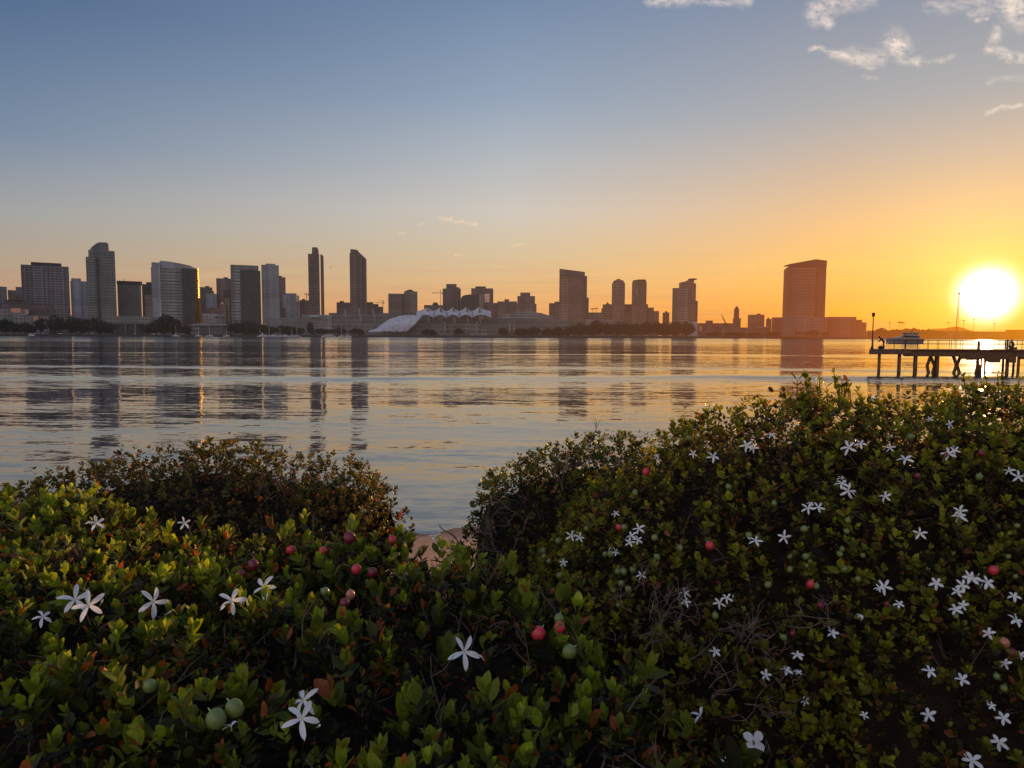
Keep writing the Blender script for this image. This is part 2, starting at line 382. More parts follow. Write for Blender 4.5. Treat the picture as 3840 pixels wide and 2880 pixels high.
# ------------------------------------------------------------------ near ground
G0 = 2.8
def ground_z(x, y):
    pts_y = [-40, 3.6, 5.2, 9.0, 12.5, 15.3, 22, 60]; pts_z = [2.8, 2.8, 2.45, 1.2, .30, -.02, -.6, -4]
    z = np.interp(y, pts_y, pts_z)
    return z + .035 * np.sin(x * 1.7 + y * .6) * np.sin(y * 1.3 - x * .4) + .02 * np.sin(x * 5.1 + 1) * np.sin(y * 4.3)
def build_ground():
    m, t, out = new_mat('soil_and_sand')
    p = t.node('ShaderNodeNewGeometry').outputs['Position']; x, y, z = t.sep(p)
    n = t.noise(p, 3.0, 6, .65); n2 = t.noise(p, 60, 3, .6)
    soil = t.mix(t.mapr(n, .3, .7), (.020, .012, .009), (.055, .032, .022))
    sand = t.mix(t.mapr(n, .3, .7), (.30, .165, .115), (.42, .25, .18))
    sand = t.mix(t.mapr(n2, .4, .8), sand, (.16, .10, .08))
    sand = t.mix(t.mapr(z, .10, .0), sand, (.10, .065, .055))
    c = t.mix(t.mapr(y, 6.5, 8.5), soil, sand)
    b = t.node('ShaderNodeBump'); b.inputs['Strength'].default_value = .6; b.inputs['Distance'].default_value = .03; t.put(b.inputs['Height'], n2)
    t.l.new(pbsdf(t, c, .9, .2, b.outputs[0]), out.inputs[0])
    xs = np.concatenate([np.linspace(-150, -12, 30), np.linspace(-11.8, 11.8, 100), np.linspace(12, 150, 30)]); ys = np.concatenate([np.linspace(-30, -1, 8), np.linspace(-.8, 20, 90), np.linspace(21, 60, 12)])
    Xg, Yg = np.meshgrid(xs, ys); Zg = ground_z(Xg, Yg)
    nx = len(xs); v = np.stack([Xg, Yg, Zg], -1).reshape(-1, 3)
    f = [(j * nx + i, j * nx + i + 1, (j + 1) * nx + i + 1, (j + 1) * nx + i) for j in range(len(ys) - 1) for i in range(nx - 1)]
    me = bpy.data.meshes.new('ground'); me.from_pydata(v.tolist(), [], f); me.materials.append(m)
    o = link('ground', me, None, smooth=True); tag(o, 'brown soil bank under the shrubs running down to a strip of sand', kind='structure')
build_ground()

# ------------------------------------------------------------------ far shore
SH = 1450.0
shore = [(-9000, SH), (-1500, SH), (X(2655, SH), SH), (X(2664, SH), SH + 40), (X(2750, 1560), 1560), (X(2950, 1500), 1500), (X(3150, 1400), 1400), (X(3300, 1330), 1330), (X(3840, 1300), 1300), (2600, 1250), (9000, 1250)]
mb = MB()
bz = 4.2
for (xa, ya), (xb, yb) in zip(shore[:-1], shore[1:]):
    mb.add([(xa, ya, -1), (xb, yb, -1), (xb, yb + 3, 1.2), (xa, ya + 3, 1.2)], [(0, 1, 2, 3)])
    mb.add([(xa, ya + 3, 1.2), (xb, yb + 3, 1.2), (xb, yb + 14, bz), (xa, ya + 14, bz)], [(0, 1, 2, 3)])
o = mb.build('bank', MT['bank']); tag(o, 'low dark embankment along the far side of the bay', kind='structure')
mb = MB()
for (xa, ya), (xb, yb) in zip(shore[:-1], shore[1:]):
    mb.add([(xa, ya + 14, bz), (xb, yb + 14, bz), (xb, 12000, bz), (xa, 12000, bz)], [(0, 1, 2, 3)])
o = mb.build('land', MT['land']); tag(o, 'flat city ground behind the far embankment', kind='structure')
mb = MB()
for layer, (Dh, amp) in enumerate(((11000, 1.0), (7500, .55))):
    n = 90; prev = None
    for i in range(n + 1):
        px = 2500 + (4500 - 2500) * i / n
        base = 1262 + (px - 1920) * .0035
        hh = (24 if layer == 0 else 16) + 11 * amp * math.sin(i * .17 + layer * 2) + 7 * math.sin(i * .53 + 1) + 3 * math.sin(i * 1.31)
        fade = min(1, max(0, (px - 2900) / 500))
        py = base - max(3, hh * (.25 + .75 * fade))
        a = at(px, py, Dh); b = Vector((a.x, Dh, 3)); c_ = Vector((a.x, Dh + 900, 3))
        if prev: mb.add([prev[0], a, b, prev[1]], [(0, 1, 2, 3)]); mb.add([prev[0], a, c_, prev[2]], [(0, 1, 2, 3)])
        prev = (a, b, c_)
o = mb.build('hills', MT['hill']); tag(o, 'faint orange hills on the horizon under the sun', kind='structure')

# ------------------------------------------------------------------ buildings
def span(p0, p1, D, dep):
    x0 = max(X(p0, D), X(p0, D + dep)); x1 = min(X(p1, D), X(p1, D + dep))
    if x1 - x0 < 3: x0, x1 = X(p0, D), X(p1, D)
    return x0, x1
def building(name, label, D, vols, cat='building', group=None, gz=bz):
    """vols: (part, px0, px1, top, material, dict(depth, off, base, ribs, fins))"""
    cx = X((vols[0][1] + vols[0][2]) / 2, D)
    e = empty(name, (cx, D, gz)); tag(e, label, cat, group)
    allp = [p for vo in vols for p in (vo[1], vo[2])]
    turn = (max(allp) - min(allp) < 300) and cx < D * .25 and not any(len(v) > 5 and v[5].get('edge') for v in vols)
    kx = math.cos(math.atan2(cx, D)) if turn else 1.0
    if turn: e.rotation_euler.z = -math.atan2(cx, D)
    def loc(mbb):
        mbb.v = [((v[0] - cx) * kx, v[1] - D, v[2] - gz) for v in mbb.v]; return mbb
    for vo in vols:
        part, p0, p1, top, mat = vo[:5]; k = vo[5] if len(vo) > 5 else {}
        off = k.get('off', 0); Dv = D + off
        w = X(p1, Dv) - X(p0, Dv)
        dep = k.get('depth', max(8, min(.5 * w, 34)))
        if p1 < 1960 and not turn and not k.get('edge') and p1 - p0 < 300: dep = min(dep, 10)
        x0, x1 = (X(p0, Dv), X(p1, Dv)) if turn else span(p0, p1, Dv, dep)
        z1 = Z((p0 + p1) / 2, top, Dv) if not isinstance(top, list) else None
        z0 = Z((p0 + p1) / 2, k['base'], Dv) if 'base' in k else gz
        mb = MB()
        if isinstance(top, list):                     # silhouette profile: list of (px, py)
            s = lambda p: x0 + (x1 - x0) * (p - p0) / (p1 - p0)
            prof = [(s(p0), z0)] + [(s(a), Z(a, b, Dv)) for a, b in top] + [(s(p1), z0)]
            mb.prism(prof, Dv, Dv + dep); z1 = min(q[1] for q in prof[1:-1])
        elif k.get('round'):
            n = 14; plan = [((x0 + x1) / 2 + math.cos(a) * (x1 - x0) / 2, Dv + dep / 2 + math.sin(a) * dep / 2) for a in [2 * math.pi * i / n for i in range(n)]]
            mb.column(plan, z0, z1, k.get('taper', 1))
        elif k.get('wedge'):
            plan = [(x0, Dv + dep), (x0, Dv)] + [(x0 + (x1 - x0) * math.sin(a), Dv + dep * (1 - math.cos(a))) for a in (.35, .7, 1.05, 1.4)] + [(x1, Dv + dep)]
            mb.column(plan, z0, z1)
        elif k.get('chamfer'):
            c_ = (x1 - x0) * k['chamfer']
            mb.column([(x0 + c_, Dv), (x1 - c_, Dv), (x1, Dv + c_), (x1, Dv + dep), (x0, Dv + dep), (x0, Dv + c_)], z0, z1)
        else:
            mb.box(x0, x1, Dv, Dv + dep, z0, z1)
        po = loc(mb).build(part, MT[mat], e)
        if k.get('ribs'):                             # protruding floor slabs / balconies
            r = MB(); zz = z0 + 6
            while zz < z1 - 2: r.box(x0 - .5, x1 + .5, Dv - 1.0, Dv + dep + .5, zz, zz + .9); zz += k.get('step', 4.0)
            loc(r).build('balconies' if k['ribs'] == 'balcony' else 'floor_slabs', MT[k.get('ribmat', mat)], e)
        if k.get('fins'):
            r = MB(); nf = k['fins']
            for i in range(nf + 1):
                xx = x0 + (x1 - x0) * i / nf; r.box(xx - .6, xx + .6, Dv - 1.3, Dv - .02, z0, z1)
            loc(r).build('facade_ribs', MT[k.get('finmat', mat)], e)
        if k.get('edge'):                             # glazed flank with the sun's gold reflection in its colour
            r = MB(); r.box(x1 + .02, x1 + .6, Dv + 1, Dv + dep - .5, z0 + (z1 - z0) * k.get('e0', .2), z1 - 2); loc(r).build('glazed_flank', MT['gold'], e)
        if k.get('unit'):
            r = MB(); rs = random.Random(int(p0)); xc = x0 + (x1 - x0) * rs.uniform(.3, .7); ww = (x1 - x0) * .16
            r.box(xc - ww, xc + ww, Dv + 3, Dv + dep * .7, z1 + .02, z1 + 3.5); loc(r).build('rooftop_unit', MT['roof'], e)
    return e
B = building
B('slab_tower', 'broad grey ribbed slab tower with a long penthouse, leftmost of the tall towers', 1650,
  [('wall', 86, 263, 996, 'slab', dict(fins=9, depth=30)), ('penthouse', 127, 241, 985, 'roof', dict(base=996, off=4, depth=20)), ('curved_base', 225, 264, [(225, 1150), (240, 1178), (262, 1199)], 'slab', dict(off=-22, depth=18))])
B('office_block', 'small pale blue block with raised left shoulder between slab tower and round-topped tower', 1700,
  [('wall', 267, 330, 1054, 'bluegrey', dict(depth=18)), ('stair_tower', 268, 304, 1044, 'bluegrey', dict(off=-3, depth=14)), ('annex', 324, 337, 1067, 'brown', dict(off=6, depth=12))])
B('round_top_tower', 'tallest dark tower with a curved quarter-round crown and stepped shoulders', 1600,
  [('wall', 339, 437, 939, 'grey', dict(depth=34, ribs='balcony', step=7.2)), ('left_shoulder', 332, 346, 966, 'grey', dict(off=4, depth=26)),
   ('crown', 352, 421, [(353, 934), (362, 925), (374, 915), (386, 909), (414, 908), (420, 914), (421, 934)], 'grey', dict(base=939, off=6, depth=22)), ('glass_strip', 364, 372, 966, 'dark', dict(off=-2, depth=2))])
B('flat_roof_hotel', 'grey mid-rise with an overhanging dark flat roof right of the round-topped tower', 1680,
  [('wall', 443, 530, 1066, 'grey', dict(fins=6, depth=24)), ('roof', 439, 534, 1054, 'roof', dict(base=1066, off=-2, depth=28)), ('mast', 474, 476, 1046, 'roof', dict(base=1054, depth=2, off=8))])
B('stepped_block', 'dark stepped block tucked against the left side of the curved-roof hotel', 1760,
  [('wall', 534, 578, 1066, 'dark', dict(depth=16)), ('roof', 552, 572, 1058, 'roof', dict(base=1066, off=2, depth=10))])
B('slim_block', 'slim tan apartment block in front of the dark stepped block', 1640, [('wall', 543, 573, 1107, 'tan', dict(depth=12, unit=1))])
B('curved_roof_hotel', 'pale banded hotel tower with a sweeping curved roof and a gold-lit right edge', 1560,
  [('wall', 571, 719, 1005, 'pale', dict(depth=30, ribs='slab', ribmat='palewall')), ('roof', 590, 742, [(592, 1003), (608, 979), (640, 981), (680, 986), (719, 993), (742, 1004), (742, 1008)], 'palewall', dict(base=1010, off=2, depth=24)),
   ('end_wall', 571, 602, 986, 'palewall', dict(off=-3, depth=26)), ('glass_tower', 674, 722, 1004, 'dark', dict(off=-14, depth=12)), ('curved_glazing', 722, 743, 1003, 'gold', dict(off=-13, depth=13, wedge=1)), ('east_bay', 741, 747, 1008, 'pale', dict(off=-1, depth=8))])
B('brown_block', 'low brown block just right of the curved-roof hotel', 1900, [('wall', 749, 798, 1077, 'brown', dict(unit=1)), ('annex', 798, 815, 1091, 'brown', dict(off=20))])
B('lilac_block', 'pale lilac block with two white stripes below the brown block', 1800, [('wall', 773, 814, 1101, 'bluegrey', dict(fins=3, finmat='white'))])
B('maroon_tower', 'maroon flat-topped tower half hidden by the twin-slab hotel', 1820, [('wall', 813, 868, 1044, 'maroon', dict(unit=1)), ('glass_bay', 834, 866, 1086, 'dark', dict(off=-8, depth=7))])
B('pink_gabled_house', 'small pinkish house with a dome below the maroon tower', 1620, [('wall', 822, 846, 1140, 'tan'), ('dome', 826, 841, 1132, 'forange', dict(base=1140, round=1, taper=.3)), ('tower', 846, 866, 1118, 'tan', dict(off=8))])
B('tiled_roof_hall', 'long low hall with an orange roof between the two hotels', 1540, [('wall', 757, 845, 1176, 'white'), ('roof', 760, 842, [(770, 1160), (795, 1153), (825, 1156), (838, 1172)], 'roofbr', dict(base=1176, off=2))])
B('twin_slab_hotel', 'twin-slab waterfront hotel with a dark glass centre and a tall plain pale right slab', 1560,
  [('wall', 868, 972, 994, 'pale', dict(depth=26, ribs='slab', ribmat='palewall')), ('glass_centre', 898, 974, 1014, 'dark', dict(off=-8, depth=7)), ('crown_panel', 915, 940, 1004, 'tan', dict(base=1012, off=-11, depth=2)),
   ('pale_slab', 973, 1040, 990, 'palewall', dict(off=-16, depth=8)), ('penthouse', 993, 1029, 985, 'palewall', dict(base=990, off=-12, depth=20))])
B('brown_tower', 'brown tower peeking out behind the right slab of the twin-slab hotel', 1800, [('wall', 1036, 1072, 1039, 'maroon', dict(unit=1))])
B('octagonal_block', 'pale violet octagonal block with a raised cap', 1640, [('wall', 1061, 1123, 1107, 'bluegrey', dict(chamfer=.2, depth=26)), ('cap', 1074, 1115, 1100, 'bluegrey', dict(base=1107, off=5, depth=14))])
B('red_block', 'small red-brown block at the foot of the octagonal block', 1590, [('wall', 1053, 1073, 1158, 'roofbr', dict(unit=1))])
B('bulky_block', 'low brown block left of the first slim tower', 1700, [('wall', 1123, 1160, 1126, 'maroon', dict(unit=1))])
B('slim_notched_tower', 'slim dark bronze tower with a notched crown and a bright vertical slit', 1600,
  [('wall', 1159, 1199, 952, 'brown', dict(depth=24, fins=5)), ('crown', 1174, 1199, [(1175, 929), (1177, 927), (1194, 927), (1199, 938), (1199, 952)], 'brown', dict(base=952, off=3, depth=14)),
   ('east_wing', 1205, 1217, [(1205, 953), (1212, 954), (1217, 962)], 'rust', dict(off=2, depth=10)), ('slit', 1199, 1206, 962, 'gold', dict(off=14, depth=4))])
B('slim_sloped_tower', 'slim dark bronze tower with a sharply sloped crown', 1600,
  [('wall', 1313, 1376, [(1313, 952), (1316, 949), (1317, 934), (1342, 937), (1348, 945), (1376, 971)], 'brown', dict(depth=26)), ('left_bay', 1324, 1338, 958, 'maroon', dict(off=-2, depth=2)), ('right_bay', 1350, 1358, 966, 'maroon', dict(off=-2, depth=2))])
B('mid_block', 'flat brown block left of the sloped tower', 1750, [('wall', 1262, 1314, 1134, 'maroon', dict(unit=1))])
B('terraced_block', 'brown block stepping down to the right of the sloped tower', 1700, [('wall', 1374, 1400, 1133, 'brown'), ('lower_step', 1398, 1420, 1140, 'brown', dict(off=2)), ('lowest_step', 1418, 1438, 1150, 'brown', dict(off=4))])
B('paired_hotel', 'two-part tan hotel with dark vertical grooves and a small pointed roof', 1680,
  [('wall', 1457, 1516, 1101, 'tan', dict(fins=5, finmat='brown', chamfer=.1)), ('right_wing', 1514, 1564, 1092, 'tan', dict(off=-6, ribs='balcony')), ('roof', 1518, 1556, [(1520, 1091), (1535, 1085), (1541, 1085), (1553, 1091)], 'roof', dict(base=1092, off=0, depth=14))])
B('domed_hall', 'dark hall with a round dome behind the white tent roofs', 1650, [('wall', 1590, 1660, 1144, 'brown'), ('dome', 1620, 1645, 1134, 'roof', dict(base=1144, round=1, taper=.55))])
B('capped_tower', 'brown stepped tower with a raised cap just above the white tents', 1720,
  [('wall', 1661, 1727, 1082, 'brown', dict(chamfer=.12, fins=7)), ('cap', 1674, 1713, 1065, 'maroon', dict(base=1082, off=4, depth=18)), ('right_shoulder', 1705, 1724, 1077, 'brown', dict(base=1082, off=6, depth=12))])
B('quarter_round_hotel', 'dark hotel with a rounded left shoulder between the two capped towers', 1660,
  [('wall', 1728, 1803, [(1728, 1120), (1733, 1111), (1745, 1106), (1762, 1104), (1803, 1104)], 'dark', dict(depth=20)), ('end_wall', 1796, 1812, 1104, 'tan', dict(off=-3))])
B('wide_capped_tower', 'wide brown tower with a flat cap and a pink sign panel on its flank', 1740,
  [('wall', 1768, 1848, 1081, 'maroon', dict(fins=6)), ('cap', 1783, 1822, 1074, 'roof', dict(base=1081, off=4, depth=18)), ('right_wing', 1824, 1849, 1086, 'brown', dict(off=-10, depth=8)), ('sign', 1816, 1835, 1102, 'fsign', dict(base=1134, off=-14, depth=2))])
B('long_apartment_block', 'long low tan apartment block right of the sign panel', 1680, [('wall', 1813, 1866, 1136, 'tan', dict(fins=8)), ('right_wing', 1866, 1938, 1130, 'tan', dict(fins=8)), ('penthouse', 1892, 1909, 1122, 'brown', dict(base=1130, off=3))])
B('tiered_tower', 'tan tower stepping in three tiers to a flat cap', 1640,
  [('wall', 1937, 2012, 1139, 'tan', dict(depth=22)), ('middle_tier', 1941, 2005, 1110, 'tan', dict(off=3, fins=7, depth=18)), ('cap', 1951, 1988, 1097, 'maroon', dict(base=1110, off=6, depth=12))])
B('narrow_annex', 'narrow brown annex left of the wedge-roof hotel', 1640, [('wall', 2059, 2100, 1137, 'rust'), ('raised_part', 2080, 2100, 1131, 'tan', dict(off=-3))])
B('wedge_roof_hotel', 'massive brown hotel slab with a roof sloping down to the right', 1560,
  [('wall', 2097, 2192, [(2097, 1007), (2192, 1020)], 'rust', dict(depth=30)), ('right_step', 2188, 2200, 1035, 'rust', dict(off=3, depth=20)), ('lower_step', 2197, 2207, 1116, 'rust', dict(off=5, depth=16)), ('roof_screen', 2098, 2190, [(2098, 1009), (2190, 1022)], 'maroon', dict(base=1034, off=-1.5, depth=1.2))])
B('stepped_arena', 'broad stepped complex with a pointed left shoulder under the twin round-shouldered towers', 1700,
  [('wall', 2260, 2430, 1141, 'rust', dict(depth=60)), ('lower_left', 2206, 2266, 1171, 'tan', dict(off=-5)), ('pointed_shoulder', 2255, 2300, [(2256, 1158), (2272, 1144), (2278, 1131), (2286, 1140), (2298, 1142)], 'rust', dict(off=-4, depth=10)),
   ('right_step', 2428, 2451, 1154, 'rust', dict(off=3)), ('lower_right', 2449, 2470, 1167, 'tan', dict(off=5)), ('terrace', 2340, 2452, 1171, 'tan', dict(off=-14, depth=10))])
B('rounded_tower', 'left one of the twin towers, with rounded shoulders', 1660, [('wall', 2294, 2343, [(2294, 1064), (2300, 1053), (2310, 1049), (2326, 1049), (2337, 1053), (2343, 1064)], 'rust', dict(depth=22)), ('cap', 2311, 2324, 1046, 'maroon', dict(base=1050, off=4, depth=8))], group='twin towers')
B('square_topped_tower', 'right one of the twin towers, with a square top', 1660, [('wall', 2369, 2424, [(2369, 1062), (2373, 1050), (2420, 1049), (2424, 1060)], 'rust', dict(depth=22)), ('cap', 2388, 2420, 1048, 'maroon', dict(base=1051, off=-2, depth=12)), ('bay', 2380, 2392, 1085, 'tan', dict(base=1110, off=-2.5, depth=2))], group='twin towers')
B('small_office', 'small two-part office block left of the L-shaped tower', 1700, [('wall', 2486, 2511, 1172, 'maroon', dict(unit=1))])
B('canopy_tower', 'L-shaped tower topped by a thin overhanging roof canopy', 1540,
  [('wall', 2545, 2609, [(2545, 1058), (2565, 1055), (2580, 1049), (2600, 1049), (2600, 1062), (2609, 1063)], 'rust', dict(depth=22)), ('lower_wing', 2521, 2582, 1080, 'tan', dict(off=-8, depth=7)), ('roof_canopy', 2578, 2612, 1044, 'roof', dict(base=1048, off=-2, depth=20)),
   ('right_wing', 2606, 2617, 1128, 'rust', dict(off=3)), ('pale_base', 2579, 2617, 1206, 'bluegrey', dict(off=-20, depth=10))])
B('low_terminal', 'long low dark terminal between the L-shaped tower and the spired tower', 1600, [('wall', 2617, 2752, 1212, 'maroon', dict(depth=20)), ('raised_part', 2648, 2675, 1202, 'maroon', dict(off=6)), ('sun_tint_panel', 2624, 2634, 1222, 'forange', dict(base=1243, off=-4, depth=3))])  # orange panel paints sunlight onto the wall
e = B('spired_clock_tower', 'thin tapering tower with a pointed roof standing alone', 1650, [('wall', 2753, 2773, 1160, 'maroon', dict(depth=12)), ('roof', 2754, 2772, [(2755, 1159), (2763, 1148), (2771, 1159)], 'roof', dict(base=1160, off=.5, depth=10)), ('base', 2750, 2780, 1193, 'maroon', dict(off=-3, depth=10))])
B('boxy_hotel', 'square orange-brown box with a small roof unit right of the spired tower', 1700, [('wall', 2806, 2867, 1180, 'rust', dict(fins=4)), ('penthouse', 2839, 2854, 1176, 'roof', dict(base=1180, off=3))])
B('small_hut_block', 'small low block between the boxy hotel and the great slab hotel', 1600, [('wall', 2875, 2895, 1196, 'maroon', dict(unit=1)), ('wing', 2896, 2934, 1190, 'rust', dict(off=5))])
B('port_shed', 'long low shed with a pale strip roof under the boxy hotel', 1575, [('wall', 2690, 2890, 1228, 'maroon'), ('roof', 2838, 2889, 1225, 'white', dict(base=1232, off=-3, depth=6))])
B('great_slab_hotel', 'huge brown slab hotel with an angled roofline, alone on the right over a glazed podium', 1480,
  [('wall', 2935, 3056, [(2937, 1005), (2955, 995), (3056, 980)], 'rust', dict(depth=34, ribs='slab')), ('right_facade', 3050, 3095, [(3050, 981), (3095, 984)], 'rust', dict(off=10, depth=20)),
   ('roof_blade', 2935, 3096, [(2936, 996), (2956, 990), (3054, 972), (3096, 977)], 'roof', dict(base=1000, off=-2.5, depth=1.4)), ('podium', 2932, 3100, 1190, 'tan', dict(off=-18, depth=16, fins=12, finmat='white')),
   ('wing', 3095, 3214, 1188, 'rust', dict(depth=30)), ('wing_step', 3212, 3236, 1199, 'rust', dict(off=3)), ('wing_end', 3234, 3253, 1209, 'rust', dict(off=5))])
B('waterfront_terminal', 'long low warehouse on the far bank behind the white yacht', 1400, [('wall', 3254, 3640, 1240, 'rust', dict(depth=30))], gz=4.2)
B('dockside_shed', 'long flat dock shed below the sun at the right edge', 1380, [('wall', 3637, 3990, 1243, 'tan', dict(depth=30, unit=1))])
# left edge group
B('corner_block', 'grey flat-topped block cut by the left edge', 1750, [('wall', -60, 28, 1074, 'grey', dict(unit=1))])
B('low_annex_block', 'low grey block next to the corner block at the left edge', 1780, [('wall', 31, 63, 1088, 'grey')])
B('narrow_block', 'narrow grey block pressed against the left side of the slab tower', 1700, [('wall', 61, 85, 1076, 'grey')])
B('hip_roof_market', 'sprawling brown market hall with a pyramid roof in front of the slab tower', 1530,
  [('wall', 0, 200, 1142, 'maroon', dict(depth=30)), ('upper_floor', 25, 120, 1126, 'brown', dict(off=6)), ('roof', 34, 92, [(40, 1118), (64, 1104), (88, 1118)], 'roofbr', dict(base=1126, off=3)), ('side_hall', 118, 202, 1158, 'brown', dict(off=-8))])
B('white_harbour_house', 'white stepped harbour house with orange sun-tinted walls at the left edge', 1500,
  [('wall', -40, 98, 1157, 'white', dict(depth=14)), ('sun_tint_wall', 36, 75, 1155, 'forange', dict(base=1172, off=-2, depth=1.5)), ('sun_tint_end', 92, 106, 1160, 'forange', dict(base=1178, off=-1, depth=10)), ('lower_wall', 60, 176, 1182, 'white', dict(off=-6, depth=6)), ('lower_sun_tint_wall', 116, 144, 1184, 'forange', dict(base=1202, off=-8, depth=1.5))])  # orange panels paint low sunlight onto the white walls
B('podium_hall', 'long white hall raised on posts under the flat-roof hotel', 1500,
  [('wall', 396, 572, 1186, 'white', dict(base=1213, depth=20)), ('base', 415, 560, 1213, 'dark', dict(off=4))] + [('post', a, a + 4, 1212, 'white', dict(off=-1, depth=2)) for a in (424, 464, 500, 540)])
B('wide_eaved_pavilion', 'low pavilion with a wide pale roof on the water in front of the tiled hall', 1490,
  [('wall', 712, 850, 1222, 'terrace'), ('roof', 699, 863, [(700, 1219), (740, 1212), (820, 1212), (862, 1218)], 'white', dict(base=1222, off=-4, depth=22))])
B('harbour_store', 'pale low store with a bright white tent roof below the first slim tower', 1520,
  [('wall', 1131, 1243, 1180, 'white', dict(depth=14)), ('side_wing', 1050, 1135, 1192, 'white', dict(off=6)), ('tent_roof', 1153, 1199, [(1155, 1187), (1175, 1180), (1197, 1186)], 'sail', dict(base=1189, off=-6, depth=5))])
# convention centre : one long terraced building with white masts, tents and canopy
cx0 = 1240
e = B('convention_centre', 'very long terraced convention centre with slanted masts under white tent roofs', 1530,
  [('wall', 1232, 2150, 1196, 'terrace', dict(depth=60)), ('upper_terrace', 1232, 1640, 1174, 'terrace', dict(off=14, depth=30)), ('lower_terrace', 1260, 2120, 1214, 'terrace', dict(off=-20, depth=16)),
   ('vaulted_roof', 1856, 2092, [(1858, 1196), (1880, 1183), (1922, 1171), (1988, 1169), (2030, 1174), (2092, 1194)], 'grey', dict(base=1197, off=2, depth=40)), ('promenade', 1480, 2110, 1236, 'terrace', dict(off=-36, depth=14)), ('right_hall', 2100, 2330, 1198, 'tan', dict(off=4, depth=30))])
def strut(px0, py0, px1, py1, r, D, e, mat='white', name='mast'):
    mb = MB(); l = e.location
    a = at(px0, py0, D) - l; b = at(px1, py1, D) - l
    mb.tube([a, b], r, 5); return mb.build(name, MT[mat], e)
for a, b in ((1293, 1300), (1347, 1355), (1398, 1408)): strut(a, 1158, b, 1210, 2.2, 1508, e)
for a in (1603, 1652, 1700, 1750, 1797): strut(a, 1156, a + 6, 1212, 2.4, 1506, e, 'tan')
for a in (1669, 1750, 1788, 1912, 1928): strut(a, 1207 if a != 1750 else 1224, a, 1246, 2.6, 1488, e, 'white', 'column')
# tents
pk = [1603, 1649, 1698, 1746, 1794]
def tent_roof():
    Dt = 1515; l = e.location
    edges = [1562] + [(a + b) / 2 for a, b in zip(pk[:-1], pk[1:])] + [1841]
    for i, p in enumerate(pk):
        mb = MB(); n = 12; rows = 6
        x0, x1 = edges[i], edges[i + 1]
        vs = []; fs = []
        for j in range(rows + 1):
            tj = j / rows
            for k in range(n + 1):
                s = x0 + (x1 - x0) * k / n
                dpk = abs(s - p) / max(p - x0 if s < p else x1 - p, 1)
                ridge = 1150 + 17 * (dpk ** .55)
                scall = 1193 - 13 * math.sin(math.pi * k / n) ** .8
                pyy = ridge + (scall - ridge) * tj
                q = at(s, pyy, Dt - 16 * tj + 4 * math.cos(math.pi * k / n)) - l
                vs.append(q)
        for j in range(rows):
            for k in range(n): fs.append((j * (n + 1) + k, j * (n + 1) + k + 1, (j + 1) * (n + 1) + k + 1, (j + 1) * (n + 1) + k))
        mb.add(vs, fs); mb.build('tent_roof', MT['sail'], e, True)
tent_roof()
# white shell pavilion
sh = empty('shell_pavilion', tuple(at(1480, 1245, 1480))); tag(sh, 'sweeping white shell-shaped concert canopy on the waterfront left of the tents', 'canopy')
def shell():
    top = [(1381, 1241), (1410, 1233), (1434, 1214), (1460, 1197), (1500, 1184), (1540, 1181), (1583, 1183)]
    bot = [(1383, 1245), (1420, 1245), (1447, 1244), (1475, 1244), (1502, 1245), (1526, 1244), (1557, 1215)]
    mb = MB(); vs = []; fs = []; n = len(top); rows = 6
    for j in range(rows + 1):
        tj = j / rows
        for k in range(n):
            a = Vector((top[k][0], top[k][1])); b = Vector((bot[k][0], bot[k][1])); q = a.lerp(b, tj)
            vs.append(at(q[0], q[1], 1490 - 16 * math.sin(tj * math.pi * .6)) - sh.location)
    for j in range(rows):
        for k in range(n - 1): fs.append((j * n + k, j * n + k + 1, (j + 1) * n + k + 1, (j + 1) * n + k))
    mb.add(vs, fs); mb.build('canopy', MT['sail'], sh, True)
    mb = MB()
    for k in (1440, 1462, 1490, 1512): 
        a = at(k, 1241, 1473) - sh.location; mb.box(a.x - 2, a.x + 2, a.y, a.y + 2, a.z - 5, a.z)
    mb.build('opening', MT['roof'], sh)
shell()

# cranes
def crane(label, px, top, base, j0, j1, jy, D):
    e = empty('tower_crane', tuple(at(px, base, D))); tag(e, label, 'crane'); l = e.location
    mb = MB(); a = at(px, top, D) - l
    for dx in (-.7, .7):
        for dy in (-.7, .7): mb.tube([(dx, dy, 0), (dx, dy, a.z)], .3, 4)
    z = 0
    while z < a.z - 3: mb.tube([(-.7, -.7, z), (.7, -.7, z + 3)], .2, 4); z += 3
    mb.build('mast', MT['fdark'], e)
    mb = MB(); b = at(j0, jy, D) - l; c = at(j1, jy, D) - l
    mb.tube([b, c], .5, 4); mb.tube([b + Vector((0, 0, 0)), a + Vector((0, 0, 1)), c], .22, 4); mb.tube([b + Vector((0, 0, 1.4)), c + Vector((0, 0, 1.4))], .3, 4)
    mb.build('jib', MT['fdark'], e)
    mb = MB(); mb.box(c.x - 2, c.x, -1, 1, c.z - 2.5, c.z); mb.build('counterweight', MT['roof'], e)
crane('tower crane with a long level jib left of the capped tower', 1652, 1088, 1150, 1620, 1660, 1099, 1760)
crane('small tower crane between the sloped tower and the paired hotel', 1436, 1126, 1175, 1408, 1441, 1136, 1760)
crane('distant tower crane just left of the notched slim tower', 1150, 1100, 1130, 1140, 1158, 1104, 1760)
e = empty('lattice_boom', tuple(at(3586, 1262, 1345))); tag(e, 'tall thin lattice mast rising in front of the sun', 'mast')
mb = MB(); a = at(3597, 1104, 1345) - e.location
for dx, dy in ((-1, 0), (1, 0), (0, 1)): mb.tube([(dx * 2.4, dy * 2.4, 0), (a.x + dx * .7, dy * .7, a.z)], [.42, .3], 4)
for i in range(24):
    q = i / 24; q2 = (i + 1) / 24; w = 2.4 - 1.7 * q
    mb.tube([(a.x * q - w, 0, a.z * q), (a.x * q2 + w, 0, a.z * q2)], .25, 4)
mb.build('boom', MT['fdark'], e)
